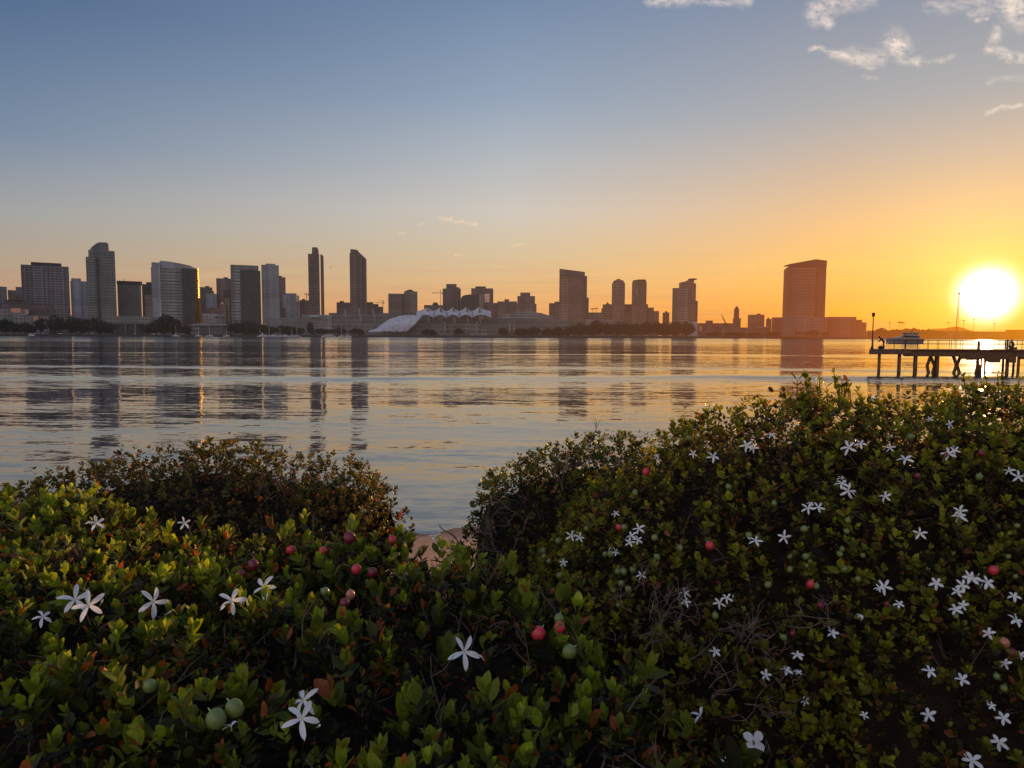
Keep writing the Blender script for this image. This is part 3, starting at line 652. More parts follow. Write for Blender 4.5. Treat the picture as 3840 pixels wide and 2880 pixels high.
mb = MB(); mb.box(a.x - 1.6, a.x + 1.6, -1, 1, a.z, a.z + 3); mb.build('boom_tip', MT['fdark'], e)
mb = MB(); mb.box(-5, 5, -3, 3, -2, 5); mb.box(-2, 3, -2, 2, 5, 8); mb.build('machine_house', MT['fdark'], e)
e = empty('dock_crane', tuple(at(2722, 1215, 1600))); tag(e, 'slanted dock crane jib left of the spired tower', 'crane')
mb = MB(); mb.tube([(0, 0, 0), at(2706, 1180, 1600) - e.location], [1.6, .8], 5); mb.build('jib', MT['fdark'], e)
mb = MB(); mb.box(-5, 6, -3, 3, -8, 2); mb.build('cab', MT['fdark'], e)

# ------------------------------------------------------------------ far trees
def crown_mesh(seed, n=900, flat=.75):
    rs = np.random.default_rng(seed)
    blobs = [(rs.uniform(-.5, .5), rs.uniform(-.4, .4), rs.uniform(.35, .95) * flat, rs.uniform(.22, .42)) for _ in range(9)] + [(0, 0, .55, .5)]
    vs = []; fs = []
    for i in range(n):
        b = blobs[i % len(blobs)]
        d = rs.normal(size=3); d /= np.linalg.norm(d); r = b[3] * rs.uniform(.6, 1.08)
        c = np.array(b[:3]) + d * r * np.array([1, 1, .8]); s = rs.uniform(.04, .085)
        a = rs.normal(size=3); a /= np.linalg.norm(a); bb = np.cross(a, rs.normal(size=3)); bb /= np.linalg.norm(bb)
        k = len(vs)
        for p, q in ((-1, -.3), (-.2, -1), (1, -.2), (.7, .8), (-.5, .9)): vs.append(tuple(c + (a * p + bb * q) * s))
        fs.append((k, k + 1, k + 2, k + 3, k + 4))
    me = bpy.data.meshes.new('crown'); me.from_pydata(vs, [], fs); me.materials.append(MT['ftree']); return me
crowns = [crown_mesh(i) for i in range(5)]
mb = MB(); mb.tube([(0, 0, -.9), (.02, 0, .1), (0, .02, .4)], [.05, .035, .02], 6); mb.tube([(0, 0, 0), (.25, .1, .5)], [.03, .012], 5); mb.tube([(0, 0, 0), (-.22, -.1, .5)], [.03, .012], 5)
tk = mb.build('trunk', MT['ftrunk']); trunk_me = tk.data; bpy.data.objects.remove(tk)
def far_tree(px, top, w, D, label, name='broadleaf_tree', ci=None):
    zt = Z(px, top, D); W = w * D / F
    hcr = max(4, zt - bz - 1.0)
    e = empty(name, (X(px, D, 1220), D, bz)); tag(e, label, 'tree', 'trees along the far shore')
    ci = random.randrange(5) if ci is None else ci
    c = link('crown', crowns[ci], None, e); c.scale = (W * .86, W * .7, hcr / 1.12); c.location = (0, 0, -.4); c.rotation_euler = (0, 0, random.uniform(-.5, .5))
    t_ = link('trunk', trunk_me, None, e); t_.scale = (W * .5, W * .5, hcr * .55); t_.location = (0, 0, hcr * .5)
tr = [(22, 1185, 60, 'dark tree at the left edge before the white harbour house'), (90, 1199, 74, 'low round tree under the orange sun-tinted walls'), (150, 1177, 26, 'narrow tree between the harbour house and the market hall'),
      (208, 1172, 62, 'dark tree below the left part of the slab tower'), (262, 1184, 50, 'tree below the right edge of the slab tower'), (298, 1174, 72, 'big round tree in front of the pale blue block'),
      (352, 1177, 60, 'tall tree left of the white podium hall'), (392, 1190, 62, 'tree partly over the left end of the podium hall'), (558, 1206, 60, 'low tree at the right end of the podium hall'),
      (612, 1164, 70, 'tallest round tree in front of the curved-roof hotel'), (648, 1174, 44, 'tree leaning right beside the tallest round tree'), (583, 1196, 60, 'dark low tree left of the tallest round tree'),
      (690, 1216, 46, 'small tree at the left end of the wide-eaved pavilion'), (884, 1198, 60, 'tree at the left foot of the twin-slab hotel'), (925, 1194, 80, 'broad tree before the dark glass centre of the twin-slab hotel'),
      (968, 1202, 60, 'tree before the join of the two hotel slabs'), (1012, 1213, 44, 'low tree under the pale hotel slab'), (1054, 1212, 56, 'low tree below the octagonal block'), (1105, 1216, 60, 'low tree left of the harbour store'), (1160, 1196, 22, 'narrow dark tree in front of the harbour store'),
      (1205, 1224, 60, 'low bushy tree below the harbour store'), (1270, 1222, 50, 'low tree at the left end of the convention centre'), (1330, 1224, 50, 'low tree below the slanted masts'), (1600, 1228, 50, 'low tree left of the first white column'), (1720, 1222, 30, 'dark tree between the white columns'), (1888, 1221, 28, 'tree just left of the paired white columns'),
      (1955, 1222, 50, 'tree right of the paired white columns'), (2000, 1216, 42, 'rounded tree below the vaulted roof'), (2058, 1224, 46, 'tree below the right end of the vaulted roof'), (2095, 1218, 50, 'tree at the left foot of the wedge-roof hotel'), (2135, 1222, 50, 'low tree in front of the wedge-roof hotel')]
xs_ = [2170, 2205, 2240, 2275, 2312, 2350, 2390, 2430, 2468, 2505, 2540, 2572]
tops = [1204, 1210, 1190, 1200, 1200, 1202, 1206, 1197, 1196, 1200, 1196, 1198]
where = ['at the right foot of the wedge-roof hotel', 'right of the wedge-roof hotel under the palms', 'first tall tree of the row below the stepped complex', 'below the pointed shoulder', 'below the left twin tower', 'below the gap between the twin towers', 'below the right twin tower', 'below the right step of the complex', 'below the low right end of the complex', 'below the small office block', 'below the lower wing of the L-shaped tower', 'before the pale base of the L-shaped tower']
for a, b, c_ in zip(xs_, tops, where): tr.append((a, b, 60, 'dark shoreline tree ' + c_))
tr += [(2680, 1240, 60, 'low dark shrubby tree by the sun-tinted terminal wall'), (2760, 1240, 60, 'low shrubby tree at the foot of the spired tower'), (2830, 1242, 60, 'low shrubby tree under the shed roof'), (2905, 1238, 60, 'low shrubby tree left of the great slab hotel podium'),
       (2975, 1226, 60, 'dark tree before the left of the podium'), (3030, 1230, 60, 'dark tree before the middle of the podium'), (3080, 1236, 50, 'low tree before the right of the podium'), (3310, 1222, 50, 'bushy tree right of the great slab hotel wing'), (3360, 1226, 60, 'low tree above the yacht bow'), (3425, 1221, 60, 'round tree above the yacht cabin'), (3480, 1226, 60, 'low tree above the yacht stern'), (3530, 1234, 60, 'low tree left of the lattice mast'), (3660, 1236, 60, 'low tree under the sun'), (3740, 1238, 60, 'low tree right of the sun'), (3800, 1234, 60, 'tree near the right edge on the far bank')]
for i, (a, b, w, lab) in enumerate(tr):
    D = 1475 if a < 2650 else (1540 if a < 2950 else (1465 if a < 3200 else 1385))
    far_tree(a, b, w, D + (i % 3) * 4, lab)
# palms
def palm(px, top, base, D, label):
    e = empty('palm_tree', tuple(at(px, base, D))); e.location.z = bz; tag(e, label, 'palm'); h = Z(px, top, D) - bz
    mb = MB(); mb.tube([(0, 0, 0), (.4, 0, h * .6), (0, 0, h)], [.6, .4, .35], 6); mb.build('trunk', MT['ftrunk'], e)
    mb = MB()
    for k in range(14):
        a = k * 2.4; dr = random.uniform(.2, 1)
        p = [(0, 0, h)] + [(math.cos(a) * r * 5, math.sin(a) * r * 5, h + 1.6 * math.sin(r * 2.2) * dr - r * r * 2.5) for r in (.35, .7, 1.0)]
        mb.tube(p, [.25, .7, .6, .1], 3)
    mb.build('crown', MT['ftree'], e)
palm(2222, 1158, 1215, 1600, 'left palm of the pair on the terrace right of the wedge-roof hotel')
palm(2235, 1156, 1215, 1606, 'right palm of the pair on the terrace right of the wedge-roof hotel')
palm(3372, 1208, 1240, 1450, 'palm above the yacht bow'); palm(3384, 1210, 1240, 1455, 'second palm above the yacht bow, slightly lower')
palm(814, 1190, 1235, 1500, 'left palm on the roofline of the wide-eaved pavilion'); palm(838, 1192, 1235, 1502, 'right palm on the roofline of the wide-eaved pavilion')
def floodlight(px, top, D, label):
    e = empty('floodlight_mast', (X(px, D), D, bz)); tag(e, label, 'light mast'); h = Z(px, top, D) - bz
    mb = MB(); mb.tube([(0, 0, 0), (0, 0, h)], [.5, .3], 5); mb.build('pole', MT['fdark'], e)
    mb = MB(); mb.box(-2.4, 2.4, -.5, .5, h, h + 1.4); mb.build('lamp_head', MT['fdark'], e)
for px, top, lab in ((3561, 1211, 'floodlight mast left of the lattice mast'), (3618, 1203, 'floodlight mast just right of the lattice mast'), (3656, 1198, 'tallest floodlight mast below the sun'), (3733, 1215, 'floodlight mast right of the sun'), (3340, 1212, 'thin light mast above the lamp end of the pier')):
    floodlight(px, top, 1420, lab)

# ------------------------------------------------------------------ boats and cars on the far shore
def hull_mesh(L, W, H, mbx):
    n = 9; vs = []; fs = []
    for i in range(n):
        s = i / (n - 1); w = W * .5 * (1 - max(0, s - .45) ** 2 / .3025) if s > .45 else W * .5 * (.86 + .14 * s / .45)
        w = max(w, .03); x = -L / 2 + L * s; sh_ = H * (1 + .35 * s * s)
        vs += [(x, -w, sh_), (x, w, sh_), (x, w * .55, 0), (x, -w * .55, 0)]
    for i in range(n - 1):
        a = 4 * i
        for k in range(4): fs.append((a + k, a + (k + 1) % 4, a + 4 + (k + 1) % 4, a + 4 + k))
    fs += [(0, 1, 2, 3), tuple(4 * (n - 1) + k for k in (3, 2, 1, 0))]
    mbx.add(vs, fs)
def sailboat(px, D, L, label, flip=False):
    e = empty('moored_sailboat', (X(px, D, 1250), D, 0), math.pi if flip else 0); tag(e, label, 'sailboat', 'boats moored along the far bank')
    mb = MB(); hull_mesh(L, L * .3, 1.5, mb); mb.build('hull', MT['fwhite'], e)
    mb = MB(); mb.prism([(-L * .25, 1.5), (-L * .22, 2.7), (L * .12, 2.6), (L * .2, 1.6)], -L * .08, L * .08); mb.build('cabin', MT['fwhite'], e)
    mb = MB(); mb.tube([(0, 0, 1.5), (0, 0, L * 1.25)], .28, 5); mb.tube([(0, 0, 3), (-L * .42, 0, 3)], .2, 5); mb.build('mast', MT['fwhite'], e)
def motorboat(px, D, L, label, flip=False, name='moored_motorboat'):
    e = empty(name, (X(px, D, 1250), D, 0), math.pi if flip else 0); tag(e, label, 'motorboat', 'boats moored along the far bank')
    mb = MB(); hull_mesh(L, L * .32, 1.9, mb); mb.build('hull', MT['fwhite'], e)
    mb = MB(); mb.prism([(-L * .35, 1.9), (-L * .33, 4.6), (L * .02, 4.6), (L * .2, 2.2)], -L * .11, L * .11); mb.build('cabin', MT['fwhite'], e)
    mb = MB(); mb.prism([(-L * .28, 3.1), (-L * .28, 4.1), (L * .03, 4.1), (L * .1, 3.1)], -L * .115, L * .115); mb.build('window', MT['roof'], e)
bl = [(975, 's', 'sailboat below the join of the hotel slabs'), (992, 'm', 'white motorboat under the left of the pale slab'), (1010, 's', 'sailboat under the middle of the pale slab'), (1030, 'm', 'white motorboat under the right of the pale slab'), (1050, 's', 'sailboat below the red-brown block'), (1072, 'm', 'motorboat below the octagonal block'), (1094, 's', 'sailboat right of the octagonal block'), (1114, 's', 'rightmost sailboat of the marina before the store'),
      (1222, 'm', 'bulky white boat below the harbour store'), (1246, 'm', 'white boat just right of the bulky one'), (1280, 's', 'sailboat at the left end of the convention centre'), (1306, 'm', 'long white motorboat below the slanted masts'), (118, 'm', 'white motorboat below the orange sun-tinted walls'), (660, 's', 'sailboat right of the tallest round tree'), (786, 's', 'sailboat before the middle of the pavilion'), (745, 's', 'sailboat before the left of the pavilion'), (850, 's', 'sailboat at the right end of the pavilion')]
for i, (px, k, lab) in enumerate(bl):
    (sailboat if k == 's' else motorboat)(px, 1438 - (i % 3) * 3, 13 + (i * 5) % 6, lab, i % 2 == 0)
def car(px, col, label, i):
    D = 1466 + (i % 2) * 3
    e = empty('parked_car', (X(px, D, 1240), D, bz)); tag(e, label, 'car', 'vehicles parked along the far bank')
    mb = MB(); mb.prism([(-2.3, .35), (-2.3, 1.0), (-1.4, 1.1), (1.3, 1.05), (2.3, .9), (2.3, .35)], -.9, .9); mb.build('body', MT[col], e)
    mb = MB(); mb.prism([(-1.7, 1.1), (-1.2, 1.7), (.5, 1.7), (1.2, 1.1)], -.8, .8); mb.build('cabin', MT['roof'], e)
    for sx in (-1.4, 1.4):
        mb = MB(); mb.column([(sx + .35 * math.cos(a), -.95) for a in (0,)] * 1 + [(sx + .3, -.95), (sx + .3, .95), (sx - .3, .95), (sx - .3, -.95)], 0, .35); mb.build('wheel', MT['roof'], e)
cl = [(8, 'white car at the left edge of the embankment'), (38, 'white car below the left-edge tree'), (112, 'white car below the low round tree'), (130, 'second white car below the low round tree'), (226, 'white car below the slab tower trees'), (318, 'white car below the pale blue block'), (348, 'white car left of the podium hall'), (505, 'white car under the podium hall'), (575, 'white car left of the tallest round tree'), (598, 'white car directly under the tallest round tree'), (688, 'white car at the pavilion left end'), (2142, 'white car below the wedge-roof hotel'), (2428, 'white car below the right twin tower'), (2474, 'white car right of the twin towers'), (2516, 'white car left of the pale base')]
for i, (px, lab) in enumerate(cl): car(px, 'fwhite', lab, i)
# buoy
e = empty('buoy', tuple(at(405, 1262, 1200))); e.location = (X(405, 1180, 1262), 1180, 0); tag(e, 'small dark buoy with an orange top off the far bank', 'buoy')
mb = MB(); mb.lathe([(.2, -.4), (1.6, 0), (1.8, .6), (.7, 1.0), (.5, 2.6)], n=10); mb.build('float', MT['fdark'], e)
mb = MB(); mb.lathe([(.2, 2.6), (.9, 3.0), (.9, 3.6), (.2, 4.0)], n=10); mb.build('top_mark', MT['forange'], e)

# ------------------------------------------------------------------ yacht
def yacht():
    D = 470; xa = X(3322, D, 1280); xb = X(3458, D, 1280); L = xb - xa
    e = empty('motor_yacht', ((xa + xb) / 2, D, 0), math.pi); tag(e, 'white motor yacht with a sloping cabin moored beyond the pier', 'yacht')
    mb = MB(); hull_mesh(L, 6, 2.9, mb); mb.build('hull', MT['yacht'], e)
    mb = MB(); mb.prism([(-L * .38, 3.0), (-L * .38, 5.2), (-L * .05, 5.4), (L * .10, 4.8), (L * .28, 3.6)], -2.2, 2.2); mb.build('cabin', MT['yacht'], e)
    mb = MB(); mb.prism([(-L * .34, 4.0), (-L * .34, 4.9), (0, 5.0), (L * .12, 4.1)], -2.25, 2.25); mb.build('window', MT['yglass'], e)
    mb = MB(); mb.prism([(-L * .34, 5.4), (-L * .36, 7.0), (-L * .02, 7.0), (L * .06, 5.4)], -1.7, 1.7); mb.build('flybridge', MT['yacht'], e)
    mb = MB(); mb.box(-L * .39, L * .02, -2, 2, 7.02, 7.3); mb.build('hardtop', MT['yacht'], e)
    mb = MB(); mb.tube([(-L * .2, 0, 7.3), (-L * .22, 0, 9.4)], .12, 6); mb.tube([(-L * .2, -.8, 8.3), (-L * .2, .8, 8.3)], .1, 6); mb.build('radar_mast', MT['iron'], e)
yacht()

# ------------------------------------------------------------------ pier
PD = 82.0
def pier():
    x0 = X(3262, PD, 1320); zt = Z(3270, 1309, PD); xe = x0 + 42
    e = empty('pier', (x0, PD, 0)); tag(e, 'timber pier on dark piles with an open railing reaching in from the right', 'pier')
    o = lambda px: X(px, PD, 1350) - x0
    W = 3.6
    mb = MB()
    xx = 0.0
    while xx < xe - x0: mb.box(xx, xx + .235, -.15, W + .15, zt - .12, zt + random.uniform(-.008, .008)); xx += .25
    mb.build('deck', MT['wood'], e)
    mb = MB(); mb.box(-.1, o(3415), -.1, .25, zt - .62, zt - .125); mb.box(-.1, o(3415), W - .25, W, zt - .62, zt - .125); mb.build('concrete_beam', MT['conc'], e)
    mb = MB()
    for yy in (0.05, W * .5, W - .3): mb.box(o(3390), xe - x0, yy, yy + .25, zt - .86, zt - .13)
    mb.build('timber_beam', MT['wood'], e)
    xx = o(3600)
    while xx < xe - x0:
        dz = random.uniform(1.15, 1.6); wd = random.uniform(.72, .95)
        mb = MB(); mb.box(xx, xx + wd, -.02, .2, zt - dz, zt - .79); mb.build('hanging_plank', MT['wood'], e); xx += wd + (.02 if xx < o(3760) else random.choice((.02, .5)))
    piles = [3297, 3374, 3436, 3518, 3697, 3781, 3822, 3900, 3980, 4070]
    for px in piles:
        mb = MB()
        xo = o(px); mb.tube([(xo, .4, -2), (xo + random.uniform(-.04, .04), .4, zt - .6)], [.21, .19], 10); mb.build('pile', MT['wood'], e, True)
        mb = MB(); mb.tube([(xo, W - .5, -2), (xo, W - .5, zt - .6)], [.17, .16], 10); mb.build('pile', MT['wood'], e, True)
    for pts in ([(3475, 1337), (3462, 1372), (3468, 1402)], [(3475, 1337), (3490, 1372), (3482, 1402)], [(3560, 1335), (3572, 1368), (3561, 1402)], [(3588, 1335), (3574, 1368), (3584, 1402)], [(3655, 1352), (3645, 1402)], [(3650, 1352), (3664, 1402)]):
        mb = MB(); mb.tube([tuple(at(a, b, PD + .9) - e.location) for a, b in pts], .21, 8); mb.build('raking_pile', MT['wood'], e)
    rz = Z(3400, 1275, PD)
    for yy in (.02, W - .1):
        mb = MB(); mb.box(0, xe - x0, yy, yy + .08, rz - .06, rz); mb.build('handrail', MT['iron'], e)
        mb = MB(); mb.box(o(3330), xe - x0, yy + .02, yy + .06, rz - .50, rz - .45); mb.build('mid_rail', MT['iron'], e)
        for px in (3268, 3310, 3350, 3393, 3440, 3480, 3518, 3565, 3608, 3650, 3700, 3743, 3784, 3830, 3880, 3930, 3980, 4040):
            wd = .17 if px in (3393, 3784) else .05
            mb = MB(); xo = o(px) + (0.15 if yy > 1 else 0); mb.box(xo - wd / 2, xo + wd / 2, yy, yy + .08, zt, rz - .06); mb.build('railing_post', MT['iron'], e)
    for px in (3677, 3786):
        mb = MB(); xo = o(px); mb.tube([(xo, W * .5, -2), (xo, W * .5, rz + (.1 if px == 3786 else -.02))], .24 if px == 3677 else .14, 10); mb.build('mooring_pile', MT['wood'], e)
    # lamp
    for ch in list(e.children):
        me = ch.data
        for v in me.vertices: v.co.x += v.co.y * .525
    l = empty('pier_lamp_post', (x0 + o(3276), PD + .45, zt)); tag(l, 'dark lamp post with a round lantern on the pier end', 'lamp post')
    ht = Z(3276, 1172, PD) - zt
    mb = MB(); mb.lathe([(.16, 0), (.16, .25), (.09, .35), (.07, .9), (.05, ht - .55), (.08, ht - .5)], n=10); mb.build('post', MT['iron'], l, True)
    mb = MB(); mb.lathe([(.06, ht - .5), (.17, ht - .38), (.19, ht - .22), (.14, ht - .12)], n=12); mb.build('lantern', MT['iron'], l, True)
    mb = MB(); mb.lathe([(.21, ht - .12), (.12, ht - .03), (.02, ht + .03)], n=12); mb.build('cap', MT['iron'], l, True)
    return x0, zt, rz, o
px0, pzt, prz, po = pier()

def person(loc, rz, joints, label, hair=True):
    e = empty('person', loc, rz); tag(e, label, 'person')
    vs, es, rs = zip(*[(j[1], j[2], j[3]) for j in joints]); idx = {j[0]: i for i, j in enumerate(joints)}
    me = bpy.data.meshes.new('body'); me.from_pydata([Vector(v) for v in vs], [(idx[p], i) for i, p in enumerate(es) if p], []); me.materials.append(MT['cloth'])
    o = link('body', me, None, e); o.modifiers.new('skin', 'SKIN'); o.modifiers.new('sub', 'SUBSURF').levels = 1
    for i, r in enumerate(rs): me.skin_vertices[0].data[i].radius = (r, r)
    me.skin_vertices[0].data[0].use_root = True
    hd = [j for j in joints if j[0] == 'head'][0][1]
    mb = MB(); mb.lathe([(.02, -.13), (.06, -.11), (.085, -.03), (.09, .05), (.06, .11), (.015, .13)], hd, 12); mb.build('head', MT['skin'], e, True)
    mb = MB(); mb.lathe([(.095, -.06), (.105, .04), (.08, .11), (.02, .15)], (hd[0] - .015, hd[1] + .01, hd[2] + .01), 12); mb.build('hair', MT['hair'], e, True)
    return e
# leaning over the railing
J = [('pel', (0, 0, .86), None, .15), ('sp', (.12, 0, 1.08), 'pel', .15), ('ch', (.30, 0, 1.27), 'sp', .17), ('nk', (.42, 0, 1.34), 'ch', .065), ('head', (.52, 0, 1.44), 'nk', .07)]
for s, n in ((-1, 'a'), (1, 'b')):
    J += [('hip' + n, (0, s * .1, .82), 'pel', .11), ('kn' + n, (.05 * s + .04, s * .12, .46), 'hip' + n, .07), ('an' + n, (.06 * s - .04, s * .12, .08), 'kn' + n, .048), ('ft' + n, (.06 * s + .12, s * .13, .04), 'an' + n, .04),
          ('sh' + n, (.33, s * .19, 1.28), 'ch', .075), ('el' + n, (.40, s * .22, 1.0), 'sh' + n, .05), ('wr' + n, (.60, s * .14, .86), 'el' + n, .035), ('hd' + n, (.68, s * .12, .87), 'wr' + n, .035)]
person((px0 + po(3322), PD + .6, pzt), math.pi - .35, J, 'person in dark clothes bending over the railing at the pier end')
J2 = [('pel', (0, 0, .40), None, .15), ('sp', (.03, 0, .60), 'pel', .14), ('ch', (.10, 0, .82), 'sp', .16), ('nk', (.16, 0, .95), 'ch', .06), ('head', (.22, 0, 1.06), 'nk', .07)]
for s, n in ((-1, 'a'), (1, 'b')):
    J2 += [('hip' + n, (.03, s * .11, .38), 'pel', .1), ('kn' + n, (.42, s * .15, .48), 'hip' + n, .07), ('an' + n, (.34, s * .14, .07), 'kn' + n, .045), ('ft' + n, (.48, s * .14, .04), 'an' + n, .04),
           ('sh' + n, (.12, s * .19, .84), 'ch', .07), ('el' + n, (.30, s * .22, .66), 'sh' + n, .045), ('wr' + n, (.48, s * .14, .62), 'el' + n, .033), ('hd' + n, (.54, s * .12, .62), 'wr' + n, .033)]
person((px0 + po(3815), PD + .8, pzt), math.pi, J2, 'person sitting on a low box further along the pier near the right edge')
e = empty('storage_box', (px0 + po(3815) + .05, PD + .8, pzt)); tag(e, 'low box the person near the right edge sits on', 'box')
mb = MB(); mb.box(-.22, .22, -.25, .25, 0, .26); mb.build('body', MT['wood'], e); mb = MB(); mb.box(-.24, .24, -.27, .27, .262, .29); mb.build('lid', MT['wood'], e)
e = empty('fishing_bag', (px0 + po(3309), PD + .5, pzt)); tag(e, 'dark bag on the deck beside the bending person', 'bag')
mb = MB(); mb.lathe([(.10, 0), (.27, .04), (.3, .22), (.2, .34), (.08, .38)], n=12); mb.build('body', MT['cloth'], e, True)
mb = MB(); mb.tube([(-.15, 0, .33), (-.08, 0, .5), (.08, 0, .5), (.15, 0, .33)], .02, 6); mb.build('handle', MT['cloth'], e)

# birds
def bird(px, py, D, label):
    e = empty('flying_bird', tuple(at(px, py, D))); tag(e, label, 'bird', 'gulls in the distance')
    mb = MB(); mb.tube([(-.22, 0, 0), (-.1, 0, .02), (.08, 0, .01), (.2, 0, .05), (.27, 0, .04)], [.01, .06, .07, .035, .01], 6)
    for s in (-1, 1): mb.add([(.08, s * .04, .03), (-.08, s * .04, .02), (-.12, s * .38, .22), (.04, s * .35, .24), (-.14, s * .62, .12)], [(0, 1, 2, 3), (3, 2, 4)])
    mb.build('body', MT['iron'], e)
    e.rotation_euler = (0, 0, .7)
bird(3560, 1030, 260, 'tiny bird left of the sun, higher one'); bird(3636, 1056, 260, 'tiny bird over the left rim of the sun glare'); bird(1240, 1004, 280, 'tiny bird between the two slim dark towers'); bird(2850, 1000, 300, 'tiny bird left of the great slab hotel')
#FOREGROUND
# ------------------------------------------------------------------ foreground shrubs
def interp(x, pts):
    return np.interp(x, [p[0] for p in pts], [p[1] for p in pts])
def wob(x, y, f, s):
    return (np.sin(x * f + s) * np.sin(y * f * 1.13 + s * 2.1) + .6 * np.sin(x * f * 2.3 + y * f * .7 + s * 3) * np.sin(y * f * 1.9 - x * f * .8 + s) + .4 * np.sin(x * f * 4.1 - s) * np.sin(y * f * 4.7 + s * 1.7)) / 2.0
D0 = CAM_H                                                # heights below are given as drops from eye level
def zd(py, d): return D0 - (py - 1257.5) * d / F
def ridge_pts(pts, d):
    return [((px - 1920) * d / F, zd(py + (px - 1920) * -.0035, d)) for px, py in pts]
# A : near left shrub (polygon footprint)
yback = [(-4, 3.5), (-2.5, 3.35), (-1.23, 3.1), (-.67, 2.95), (-.42, 2.84), (-.2, 2.72), (-.02, 2.56), (.11, 2.28), (.2, 2.05), (.32, 1.76), (.4, 1.48), (.46, 1.25), (.56, 1.0), (.62, .6), (.66, .3)]
def H_A(x, y):
    yb = interp(x, yback)
    s = np.minimum((yb - y) * .8, 1.2); s = np.minimum(s, (.66 - x) * 1.2 + .05)
    edge = np.clip(s / .20, 0, 1); edge = 1 - (1 - edge) ** 2.2
    top = D0 - .775 + .06 * wob(x, y, 4.6, 1.3) + .04 * wob(x, y, 10, 4.0) - .05 * np.clip(y - 2.3, 0, 1) + .10 * np.exp(-((x + 2.2) / .9) ** 2) * np.clip(y - 2, 0, 1)
    return np.where(s > 0, G0 + (top - G0) * edge, -9)
def mound(rp, yc, ryf, ryb, x0, x1, p, q, seed, amp=.03):
    def H(x, y):
        t = np.where(y < yc, (yc - y) / ryf, (y - yc) / ryb)
        base = np.clip(1 - np.clip(t, 0, 1) ** p, 0, 1) ** q
        r = interp(x, rp)
        ins = (t < 1) & (x > x0) & (x < x1)
        z = G0 - .3 + (r - G0 + .3) * base + amp * wob(x, y, 6, seed) + amp * .6 * wob(x, y, 15, seed + 2)
        return np.where(ins, z, -9)
    return H
rB = [(-4.6, 3.3)] + ridge_pts([(-350, 1900), (0, 1845), (130, 1822), (203, 1780), (339, 1742), (480, 1712), (610, 1700), (766, 1668), (929, 1678), (1098, 1728), (1275, 1738), (1356, 1756), (1417, 1800), (1455, 1862), (1478, 1960), (1490, 2060)], 4.0)
H_B = mound(rB, 4.0, 1.0, .9, -4.6, -.66, 2.4, .62, 2.2)
rC = ridge_pts([(1738, 2080), (1750, 2000), (1772, 1930), (1800, 1845), (1840, 1785), (1907, 1765), (1970, 1716), (2060, 1686), (2158, 1662), (2336, 1640), (2470, 1664), (2600, 1650), (2800, 1650), (3000, 1700)], 4.2)
H_C = mound(rC, 4.2, .9, .8, -.30, 1.75, 2.6, .60, 5.1)
rD = [(-.22, 2.75), (-.05, 3.05), (.1, 3.28), (.25, 3.50), (.42, 3.68)] + ridge_pts([(2480, 1690), (2530, 1618), (2616, 1572), (2700, 1556), (2790, 1556), (2862, 1518), (2954, 1506), (3020, 1478), (3127, 1480), (3195, 1508), (3281, 1512), (3383, 1506), (3465, 1506), (3551, 1498), (3610, 1470), (3696, 1458), (3826, 1456), (4100, 1450), (4500, 1460)], 3.3)
H_D = mound(rD, 3.3, 1.42, 1.0, -.22, 4.0, 2.1, .66, 7.7, .035)

# --- materials
def leaf_mat(name, rough=.42, trans=.44, spec=.22):
    m, t, out = new_mat(name)
    a = t.node('ShaderNodeAttribute'); a.attribute_name = 'col'
    p = t.node('ShaderNodeNewGeometry')
    n = t.noise(t.node('ShaderNodeTexCoord').outputs['Object'], 90, 3, .6)
    c = t.mix(t.mapr(n, .3, .7), t.vm('SCALE', a.outputs['Color'], .75), t.vm('SCALE', a.outputs['Color'], 1.2))
    under = t.vm('ADD', t.vm('SCALE', c, .8), (.012, .016, .008))
    c = t.mix(p.outputs['Backfacing'], c, under)
    b = pbsdf(t, c, rough, spec)
    tr = t.node('ShaderNodeBsdfTranslucent'); t.put(tr.inputs[0], t.mix(1.0, c, (1.0, .82, .28), 'MULTIPLY')); 
    tc = t.vm('SCALE', t.mix(1.0, c, (1.25, 1.0, .35), 'MULTIPLY'), 1.7); t.put(tr.inputs[0], tc)
    mx = t.node('ShaderNodeMixShader'); mx.inputs[0].default_value = trans
    t.l.new(b, mx.inputs[1]); t.l.new(tr.outputs[0], mx.inputs[2]); t.l.new(mx.outputs[0], out.inputs[0]); return m
ML = leaf_mat('waxy_leaf')
MTW = near('twig_bark', (.085, .058, .048), .85, .4, 30, .2)
def petal_mat():
    m, t, out = new_mat('white_petal')
    p = t.node('ShaderNodeTexCoord').outputs['Object']
    n = t.noise(p, 120, 3)
    c = t.mix(t.mapr(n, .3, .7), (.66, .66, .68), (.76, .76, .77))
    b = pbsdf(t, c, .55, .3); tr = t.node('ShaderNodeBsdfTranslucent'); t.put(tr.inputs[0], (.8, .74, .70, 1))
    mx = t.node('ShaderNodeMixShader'); mx.inputs[0].default_value = .35
    t.l.new(b, mx.inputs[1]); t.l.new(tr.outputs[0], mx.inputs[2]); t.l.new(mx.outputs[0], out.inputs[0]); return m
MP = petal_mat()
MTUBE = near('flower_tube', (.42, .46, .24), .5)
def fruit_mat(name, c1, c2):
    m, t, out = new_mat(name)
    p = t.node('ShaderNodeTexCoord').outputs['Object']
    n = t.noise(p, 45, 4, .6); n2 = t.noise(p, 400, 2, .5)
    c = t.mix(t.mapr(n, .3, .7), c1, c2); c = t.mix(t.mapr(n2, .62, .72), c, [min(1, v * 1.7 + .04) for v in c1])
    t.l.new(pbsdf(t, c, .38, .45), out.inputs[0]); return m
